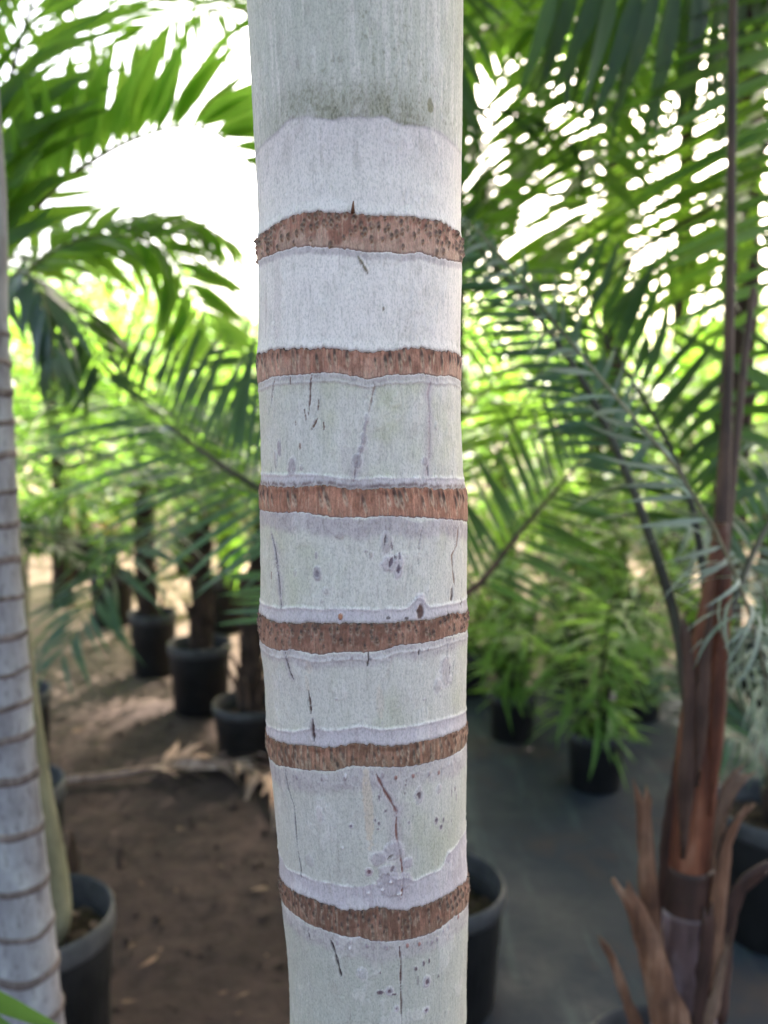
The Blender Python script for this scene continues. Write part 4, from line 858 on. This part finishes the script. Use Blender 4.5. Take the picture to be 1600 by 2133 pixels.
# ---- tall palm standing just right of the picture: the long leaflets of the upper right
tpx = P(1790, 1000, 2.5); tp_ = thing('palm_tree', (tpx.x, 2.5, gz(tpx.x, 2.5)), 'tall palm just outside the right edge, dark fronds hanging in from the upper right', 'palm tree')
ragged_trunk(tp_, [(tpx.x, 2.5, -.01), (tpx.x + .02, 2.5, .9), (tpx.x, 2.5, 1.8), (tpx.x - .02, 2.5, 2.75)], [.11, .085, .075, .06], 91, 40)
cr = (tpx.x - .02, 2.5, 2.75)
frond(tp_, [cr] + PL([(1690,-220,2.1),(1690,40,1.95),(1680,260),(1655,480),(1640,640,1.85)]), 24, .60, .026, M['leaf'], M['rachis'], .014, .003, (64, 60), 8, (.25, -1, .2), .35, 'stiff', True, 92, jit=.45, sides=(1, -1))
frond(tp_, [cr] + PL([(1500,-300,2.45),(1340,-160,2.3),(1285,-40,2.2),(1255,80),(1236,220),(1222,345,2.15)]), 34, .38, .020, M['leaf'], M['petiole'], .012, .003, (62, 50), 5, (0, -1, .1), .36, 'stiff', True, 93, jit=.45)
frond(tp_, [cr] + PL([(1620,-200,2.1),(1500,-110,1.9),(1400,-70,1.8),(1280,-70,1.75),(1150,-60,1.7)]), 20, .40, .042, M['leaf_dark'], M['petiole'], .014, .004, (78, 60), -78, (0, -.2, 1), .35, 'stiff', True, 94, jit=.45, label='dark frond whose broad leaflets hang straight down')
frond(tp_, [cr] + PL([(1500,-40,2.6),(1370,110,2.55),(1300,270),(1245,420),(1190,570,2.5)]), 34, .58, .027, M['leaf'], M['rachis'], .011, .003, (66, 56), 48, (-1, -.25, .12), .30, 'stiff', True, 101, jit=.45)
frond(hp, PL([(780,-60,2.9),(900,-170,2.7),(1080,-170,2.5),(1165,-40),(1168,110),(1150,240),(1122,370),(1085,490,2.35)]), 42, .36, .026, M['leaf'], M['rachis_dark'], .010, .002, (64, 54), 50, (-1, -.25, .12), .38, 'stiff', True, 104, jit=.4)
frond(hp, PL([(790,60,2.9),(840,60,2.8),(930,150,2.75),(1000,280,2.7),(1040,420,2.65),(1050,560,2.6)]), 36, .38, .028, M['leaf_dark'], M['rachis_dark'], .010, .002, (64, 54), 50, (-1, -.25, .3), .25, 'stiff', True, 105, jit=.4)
frond(tp_, [cr] + PL([(1690,-60,2.5),(1640,110,2.45),(1600,270),(1560,420),(1530,560,2.4)]), 28, .66, .032, M['leaf'], M['rachis'], .012, .003, (66, 56), 48, (-1, -.25, .12), .30, 'stiff', True, 95, jit=.45)
frond(tp_, [cr] + PL([(1520,-20,2.75),(1430,120,2.7),(1390,270),(1350,420),(1320,560,2.65)]), 28, .58, .030, M['leaf_bright'], M['rachis'], .011, .003, (68, 58), 48, (-1, -.2, .12), .30, 'stiff', True, 98, jit=.45)
frond(tp_, [cr] + PL([(1560,360,2.45),(1360,500,2.3),(1205,645,2.2),(1112,800),(1032,960),(990,1080,2.2)]), 28, .30, .018, M['leaf'], M['rachis_dark'], .011, .002, (58, 45), 6, (0, -1, .35), .3, 'stiff', True, 96, jit=.45)
frond(tp_, [cr] + PL([(1850,500,2.0),(1700,1150,1.9),(1690,950),(1715,760),(1760,540,1.9)]), 14, .46, .034, M['leaf_dark'], M['rachis'], .012, .004, (70, 62), 6, (-.2, -1, .1), .45, 'stiff', True, 97, jit=.45)
for i, (pp, n, l, w_, mm, an, li, up) in enumerate([
 ([(1700,300,2.8),(1500,470,2.9),(1330,560),(1160,610),(980,620,3.0)], 30, .40, .021, 'leaf', (50, 36), 6, (0, -1, .4))]):
    frond(tp_, [cr] + PL(pp), n, l, w_, M[mm], M['rachis'], .011, .002, an, li, up, .3, 'stiff', True, 300 + i, jit=.45)
crown(tp_, cr, 7, 1.9, .55, .03, M['leaf'], M['rachis'], (65, 15), 30, 99, sag=.4, r0=.014, azs=[.2, .9, 1.4, -.5, -1.2, 0.55, -.1])

# ---- tall palms added so that their crowns block the sun over the spot
for i, (x, y, h_, nf, lab) in enumerate([(-2.2, 2.9, 3.9, 14, 'tall palm added left of the picture, its crown shading the pots'), (1.75, 4.2, 4.4, 16, 'tall shade palm added behind the brown spear leaf'),
        (.47, 6.0, 5.0, 16, 'tall shade palm added far back just right of the pale trunk'), (2.0, 7.4, 5.6, 16, 'tall shade palm added at the back right, dark against the bright sky'), (3.3, 6.2, 5.0, 16, 'tall shade palm added beyond the right edge'), (2.6, 3.0, 3.7, 14, 'tall shade palm added beyond the right edge close to the fine-leaved one'), (2.9, 8.3, 5.7, 18, 'tall shade palm added at the back right beyond the first dark stem'), (3.6, 7.0, 5.2, 16, 'tall shade palm added well beyond the right edge at the back'), (1.5, 5.6, 4.9, 16, 'tall shade palm added at mid distance right')]):
    t = thing('palm_tree', (x, y, gz(x, y)), lab, 'palm tree')
    ragged_trunk(t, [(x, y, -.02), (x + .03, y, h_ * .5), (x, y, h_)], [.10, .075, .06], 200 + i, 18)
    crown(t, (x, y, h_), nf, 2.2, .66, .075, M['leaf'], M['rachis'], (72, 2), 36, 210 + i, sag=.3, r0=.014)

# ---- leafy potted shrubs on the cloth
def narrow_shrub(px, py, R, H, label, nst, top, spread, nleaf, L_, W_, m, seed, group='narrow-leaved shrubs in black pots', pieces=True):
    t, c, zs = pot_at(px, py, R, H, 'potted_shrub', label, group, .03, 'potted shrub'); r = np.random.default_rng(seed)
    pr = protos('soft', m); JV = []; b0_ = np.array([c.x, c.y, zs])
    for i in range(nst):
        a = i * 2.4 + r.uniform(-.4, .4); h = np.array([math.cos(a), math.sin(a), 0]); b_ = np.array([c.x, c.y, zs - .02]) + h * R * .4 * r.random()
        hh = top * r.uniform(.55, 1.05); sp = spread * r.uniform(.3, 1.0)
        pts = [b_, b_ + h * sp * .2 + (0, 0, hh * .45), b_ + h * sp * .55 + (0, 0, hh * .8), b_ + h * sp + (0, 0, hh)]
        q, _ = spline(pts, 20); st_ = stem(t, pts, [.0065, .005, .0035, .0015], M['rachis_dark'], 'stem', 6, 0, 14)
        for k in range(nleaf):
            u = .08 + .92 * (k + r.random()) / nleaf; p = q[int(u * 19)]; az = k * 2.4 + r.uniform(-.5, .5)
            d = np.array([math.cos(az), math.sin(az), r.uniform(-.35, .6)]) + h * .35
            Mx = place(d, np.array([0, 0, 1.]) + r.normal(0, .3, 3), p - q[0], L_ * r.uniform(.6, 1.15), W_ * r.uniform(.7, 1.15))
            v0, f0, me0 = pr[r.integers(5)]
            if pieces: o = bpy.data.objects.new('leaf', me0); COL.objects.link(o); o.parent = st_; o.matrix_basis = Matrix(Mx.tolist())
            else: JV.append((v0 @ Mx[:3, :3].T + Mx[:3, 3] + q[0] - b0_, f0))
    if JV:
        V, F = join(JV); tag(link('foliage', mesh('foliage', V, F, m), t, b0_), kind='stuff')
    return t
narrow_shrub(1068, 1440, .105, .22, 'narrow-leaved green shrub in the black pot beside the pale trunk', 11, .72, .42, 26, .22, .021, M['leaf_shrub'], 121)
narrow_shrub(1243, 1516, .108, .24, 'narrow-leaved bright green shrub in the black pot left of the reddish palm', 11, .72, .44, 27, .23, .022, M['leaf_shrub'], 122)
narrow_shrub(975, 1352, .11, .24, 'small shrub in a dark pot mostly hidden by the right side of the pale trunk', 9, .75, .34, 24, .21, .02, M['leaf_shrub'], 123, pieces=False)
narrow_shrub(1330, 1395, .11, .24, 'narrow-leaved shrub in a dark pot behind the dark arching stem', 12, .9, .44, 28, .22, .021, M['leaf_shrub'], 124, pieces=False)
narrow_shrub(1180, 1330, .12, .26, 'tall leafy shrub in a dark pot farther back between the two green shrubs', 13, 1.15, .55, 34, .24, .023, M['leaf_shrub'], 125, pieces=False)

# ---- fine-leaved palm in the pot at the right edge
fp, c, zs = pot_at(1620, 1668, .17, .37, label='fine-leaved blue green palm in the dark pot at the right edge', soil=.04)
Yf = c.y
fc = P(1600, 1640, Yf)
for i, pp in enumerate([[(1600,1640,Yf),(1602,1490,1.62),(1582,1350,1.28),(1525,1180,1.08),(1435,1010,1.02),(1335,888,1.02),(1240,775,1.04),(1150,665,1.08),(1050,540,1.13),(950,430,1.20)], [(1600,1640,Yf),(1620,1400,Yf-.1),(1590,1230,Yf-.2),(1520,1120,Yf-.3),(1430,1090,Yf-.45)], [(1600,1640,Yf),(1560,1500,Yf+.1),(1490,1420,Yf+.15),(1400,1400,Yf+.2)], [(1600,1640,Yf),(1570,1560,Yf-.15),(1530,1530,Yf-.3),(1480,1560,Yf-.4)], [(1600,1640,Yf),(1640,1450,Yf),(1640,1300,Yf),(1600,1200,Yf-.1)]]):
    if i == 0: frond(fp, PL(pp), 60, .112, .0085, M['leaf_silver'], M['olive'], .005, .0015, (62, 40), -38, (-.35, -.5, .8), .22, 'hang', True, 130, jit=1.2, label='silvery frond arching up and left in front of the brown spear leaf')
    else: frond(fp, PL(pp), 30, .24 if i < 3 else .15, .0095, M['leaf_silver'] if i < 2 else M['leaf_blue'], M['olive'], .007, .0015, (48, 30), -12, (.2, -.6, 1), .25, 'fine', True, 130 + i)
stem(fp, [Vector((c.x, c.y, zs - .02)), (fc + Vector((c.x, c.y, zs))) / 2, fc], [.03, .028, .02], M['fibre'], 'trunk', 12, .1, 10)

# ---- dry fallen frond lying on the dirt
def lying(pts, lift=.035): 
    o = []
    for (a, b_) in pts:
        g = G(a, b_, .02); o.append(Vector((g.x, g.y, gz(g.x, g.y) + lift)))
    return o
dq = lying([(140,1628),(230,1617),(330,1608),(420,1592),(500,1600),(570,1640),(640,1690)])
dfr = thing('fallen_frond', dq[0], 'dry brown fallen palm frond curved across the dirt', 'fallen frond')
q, _ = spline(dq, 24); v_, f_ = tube(q, np.linspace(.017, .008, 24), 7, True, .1); link('rachis', mesh('rachis', v_ - q[0], f_, M['dry_pale']), dfr, q[0])
r = np.random.default_rng(5)
for i in range(40):
    k = .3 + .7 * i / 40; p = q[int(k * 23)]; sd_ = 1 if i % 2 else -1; t = q[min(23, int(k * 23) + 1)] - q[int(k * 23)]; t /= np.linalg.norm(t)
    d = t * .8 + sd_ * np.array([-t[1], t[0], 0]) * r.uniform(.3, .8) + np.array([0, 0, r.uniform(.02, .35)])
    v0, f0 = leaflet_proto(r.uniform(.1, .5), r.uniform(-2, 2), r.uniform(-1, 1)); Mx = place(d, np.array([r.normal(0, .6), r.normal(0, .6), 1.]), p + (0, 0, .012), r.uniform(.16, .32), r.uniform(.03, .055))
    link('leaflet', mesh('leaflet', v0 @ Mx[:3, :3].T, f0, M['dry_pale']), dfr, Mx[:3, 3])
for i, (px, py, a, l, lab) in enumerate([(265,1972,.4,.035,'small brown leaf scrap lying right of the bottom left pot'),(252,2087,.1,.04,'brown leaf scrap on the dirt below the other by the bottom left pot'),(560,1855,2.8,.07,'dry greenish leaf scrap on the dirt touching the left side of the pale trunk'),(455,2070,.3,.03,'dark leaf crumb on the dirt left of the pale trunk near the bottom'),(380,1735,2.2,.06,'thin dry leaf lying on the dirt below the fallen frond')]):
    g = G(px, py, .02); v0, f0 = leaflet_proto(.3, .8, .5); Mx = place(np.array([math.cos(a), math.sin(a), .05]), np.array([.1, -.2, 1.]), np.zeros(3), l, l * .38)
    tag(link('fallen_leaf', mesh('fallen_leaf', v0 @ Mx[:3, :3].T, f0, M['dry']), None, Vector((g.x, g.y, gz(g.x, g.y) + .022))), lab, 'fallen leaf', 'leaf scraps on the ground')
# leaf crumbs too many to count
r = np.random.default_rng(44); JV = []
for i in range(300):
    y = r.uniform(1.0, 6.5); x = r.uniform(-.55 * y, .02 if y < 4 else .4 * y); a = r.uniform(0, 6.28); l = r.choice([.02, .03, .05, .09], p=[.4, .3, .2, .1]); v0, f0 = leaflet_proto(r.uniform(-.3, .4), r.uniform(-1.5, 1.5), r.uniform(-1, 1), nseg=3)
    Mx = place(np.array([math.cos(a), math.sin(a), r.uniform(-.1, .15)]), np.array([r.normal(0, .3), r.normal(0, .3), 1.]), np.array([x, y, gz(x, y) + (.022 if x > 0 else .006)]), l, l * r.uniform(.12, .3)); JV.append((v0 @ Mx[:3, :3].T + Mx[:3, 3], f0))
V, F = join(JV); tag(link('leaf_litter', mesh('leaf_litter', V, F, M['dry'])), 'small dry leaf crumbs littering the dirt', 'leaf litter', kind='stuff')
# upright dry leaf behind the bottom left pot
g = G(150, 1800, .2); dl = G(150, 1835, 0.0)
v0, f0 = leaflet_proto(.1, .5, .2); Mx = place(np.array([.05, .05, 1.]), np.array([.1, -1., 0]), np.zeros(3), .16, .045)
tag(link('fallen_leaf', mesh('fallen_leaf', v0 @ Mx[:3, :3].T, f0, M['dry']), None, Vector((dl.x, dl.y, gz(dl.x, dl.y)))), 'orange brown dry leaf standing up behind the bottom left pot', 'fallen leaf', 'leaf scraps on the ground')
# green blades reaching into the bottom left corner
kp = P(-260, 1990, .85); kt = thing('young_palm', (kp.x, .85, 0), 'young green palm whose blade tips reach into the bottom left corner', 'young palm')
stem(kt, [(kp.x, .85, 0), (kp.x, .85, float(kp.z) * .5), (kp.x, .85, float(kp.z))], [.014, .012, .006], M['olive'], 'trunk', 8, .03, 10)
for i, (ax, ay, bx, by, yy_) in enumerate([(-260,1990,150,2128,.83),(-260,1990,110,2190,.80),(-260,1990,20,2200,.9),(-260,1990,-400,2200,.8),(-260,1990,-330,1700,.85)]):
    a, b_ = P(ax, ay, .85), P(bx, by, yy_); v0, f0 = leaflet_proto(.18, .3, .1); d = np.array(b_ - a); Mx = place(d, np.array([0, -.5, 1.]), np.zeros(3), np.linalg.norm(d) * 1.08, .030)
    link('leaf', mesh('leaf', v0 @ Mx[:3, :3].T, f0, M['leaf']), kt, a)

# ================================================================== FARTHER BACK
def small_potted(px, py, R, H, lab, seed, nf=7, fl=.7, m='leaf', trunk=.35, group='potted palms farther back'):
    t, c, zs = pot_at(px, py, R, H, label=lab, group=group)
    top = (c.x, c.y, zs + trunk); ragged_trunk(t, [(c.x, c.y, zs - .02), (c.x, c.y, zs + trunk * .5), top], [.045, .04, .03], seed, 12)
    crown(t, top, nf, fl, .28, .024, M[m], M['rachis'], (70, 10), 18, seed, sag=.45, r0=.007)
small_potted(232, 1190, .15, .36, 'dark potted palm behind the farthest pot of the row, left of it', 141, trunk=.3)
small_potted(175, 1120, .15, .36, 'potted palm far back on the left by the sunlit ground', 142, 7, .8, 'leaf_bright', .35)
small_potted(470, 1200, .15, .36, 'potted palm behind the row, close to the left side of the pale trunk', 143, 8, .9, 'leaf', .45)
small_potted(395, 1110, .15, .36, 'potted palm far back, left of the pale trunk behind the blue green frond', 144, 8, .9, 'leaf_bright', .5)
small_potted(1060, 1260, .15, .36, 'potted palm far back just right of the pale trunk', 145, 8, .9, 'leaf_bright', .4)
small_potted(1290, 1240, .15, .36, 'potted palm far back behind the dark arching stem', 146, 8, .9, 'leaf_bright', .5)
small_potted(1480, 1250, .15, .36, 'potted palm far back behind the brown spear leaf', 147, 8, 1.0, 'leaf', .6)
small_potted(1590, 1330, .15, .36, 'potted palm at the right edge behind the fine-leaved palm', 148, 8, 1.0, 'leaf', .6)
# copper-leaved shrubs
def bush(name, lab, c, R, Hh, n, m, L_, W_, seed, cat, group=None):
    r = np.random.default_rng(seed); t = thing(name, c, lab, cat, group); c = np.array(c)
    parts = []
    for i in range(7):
        a = i * .9; h = np.array([math.cos(a), math.sin(a), 0]); parts.append(tube([c, c + h * R * .2 + (0, 0, Hh * .4), c + h * R * .6 + (0, 0, Hh * .8)], [.014, .009, .004], 6))
    V, F = join(parts); link('stems', mesh('stems', V - c, F, M['rachis_dark']), t, c)
    JV = []; pr = protos('soft', m)
    cl_ = [c + np.array([R * .7 * r.normal(0, .6), R * .7 * r.normal(0, .6), Hh * r.uniform(.3, 1)]) for _ in range(18)]
    for i in range(n):
        p = cl_[r.integers(18)] + r.normal(0, R * .2, 3); p[2] = max(p[2], .08); d = r.normal(0, 1, 3); d[2] = d[2] * .5 + .1
        Mx = place(d, np.array([0, 0, 1.]) + r.normal(0, .5, 3), p, L_ * r.uniform(.6, 1.2), W_ * r.uniform(.7, 1.2)); v0, f0, _m = pr[r.integers(5)]; JV.append((v0 @ Mx[:3, :3].T + Mx[:3, 3], f0))
    V, F = join(JV); o = link('foliage', mesh('foliage', V - c, F, m), t, c); o['kind'] = 'stuff'
g = foot(205, 1160); bush('shrub', 'coppery red leaved shrub far back on the left', g, .28, .6, 220, M['leaf_copper'], .09, .04, 151, 'shrub')
g = foot(120, 1120); bush('shrub', 'pale orange leaved shrub at the far left behind the young palm', g + Vector((0, 1.2, 0)), .3, .7, 220, M['leaf_copper'], .10, .04, 152, 'shrub')
# taller palms standing in the back
for i, (px, Yd, hgt, fl, m, lab) in enumerate([(120, 6.0, 1.5, 1.5, 'leaf', 'bushy palm at the back left behind the ringed grey trunk'), (300, 7.2, 1.2, 1.4, 'leaf_bright', 'bright palm at the back left above the row of pots'), (470, 6.2, 1.2, 1.3, 'leaf_bright', 'sunlit palm at the back close to the left side of the pale trunk'),
        (1040, 6.0, 1.1, 1.4, 'leaf_bright', 'sunlit palm at the back close to the right side of the pale trunk'), (1230, 7.4, 1.3, 1.5, 'leaf_bright', 'bright palm at the back right of the middle'), (1420, 6.0, 1.3, 1.5, 'leaf', 'green palm at the back behind the brown spear leaf'), (1600, 7.0, 1.6, 1.6, 'leaf_bright', 'bright palm at the back at the right edge')]):
    x = P(px, 1066, Yd).x; t = thing('palm_tree', (x, Yd, gz(x, Yd)), lab, 'palm tree', 'palms at the back')
    ragged_trunk(t, [(x, Yd, -.02), (x + .03, Yd, hgt * .5), (x, Yd, hgt)], [.08, .06, .045], 160 + i, 14)
    crown(t, (x, Yd, hgt), 12, fl, .42, .034, M[m], M['rachis'], (80, -5), 24, 170 + i, sag=.45, r0=.010)
# the thicket behind everything: one mass
r = np.random.default_rng(77); N_ = 26000
ang_ = r.uniform(-.62, .62, N_); dist = r.uniform(10, 17, N_); x = dist * np.sin(ang_) * 1.15; y = dist * np.cos(ang_)
topz = 2.1 + 1.3 * vnoise(x * .55 + 60, y * .4 + 60, 31) + .9 * vnoise(x * 1.7 + 20, y * 1.1 + 20, 32) - .6 * np.clip(x / 6, 0, 1) - 0.4 * np.exp(-((x + 1.6) / 1.2) ** 2)
z = topz * r.random(N_) ** .75
d = r.normal(0, 1, (N_, 3)); d[:, 2] = d[:, 2] * .5 - .15; d /= np.linalg.norm(d, axis=1)[:, None]
nn = r.normal(0, .6, (N_, 3)) + (0, 0, 1); s = np.cross(nn, d); s /= np.linalg.norm(s, axis=1)[:, None]
L_ = r.uniform(.12, .34, N_)[:, None]; W_ = L_ * r.uniform(.10, .24, (N_, 1)); c = np.stack([x, y, z], 1)
V = np.stack([c, c + d * L_ * .45 + s * W_, c + d * L_ - np.array([0, 0, .25]) * L_, c + d * L_ * .45 - s * W_], 1).reshape(-1, 3)
o = link('thicket', mesh('thicket', V, np.arange(N_ * 4).reshape(-1, 4), M['leaf_far'], False)); tag(o, 'sunlit yellow green thicket closing the view at the back', 'thicket', kind='stuff')
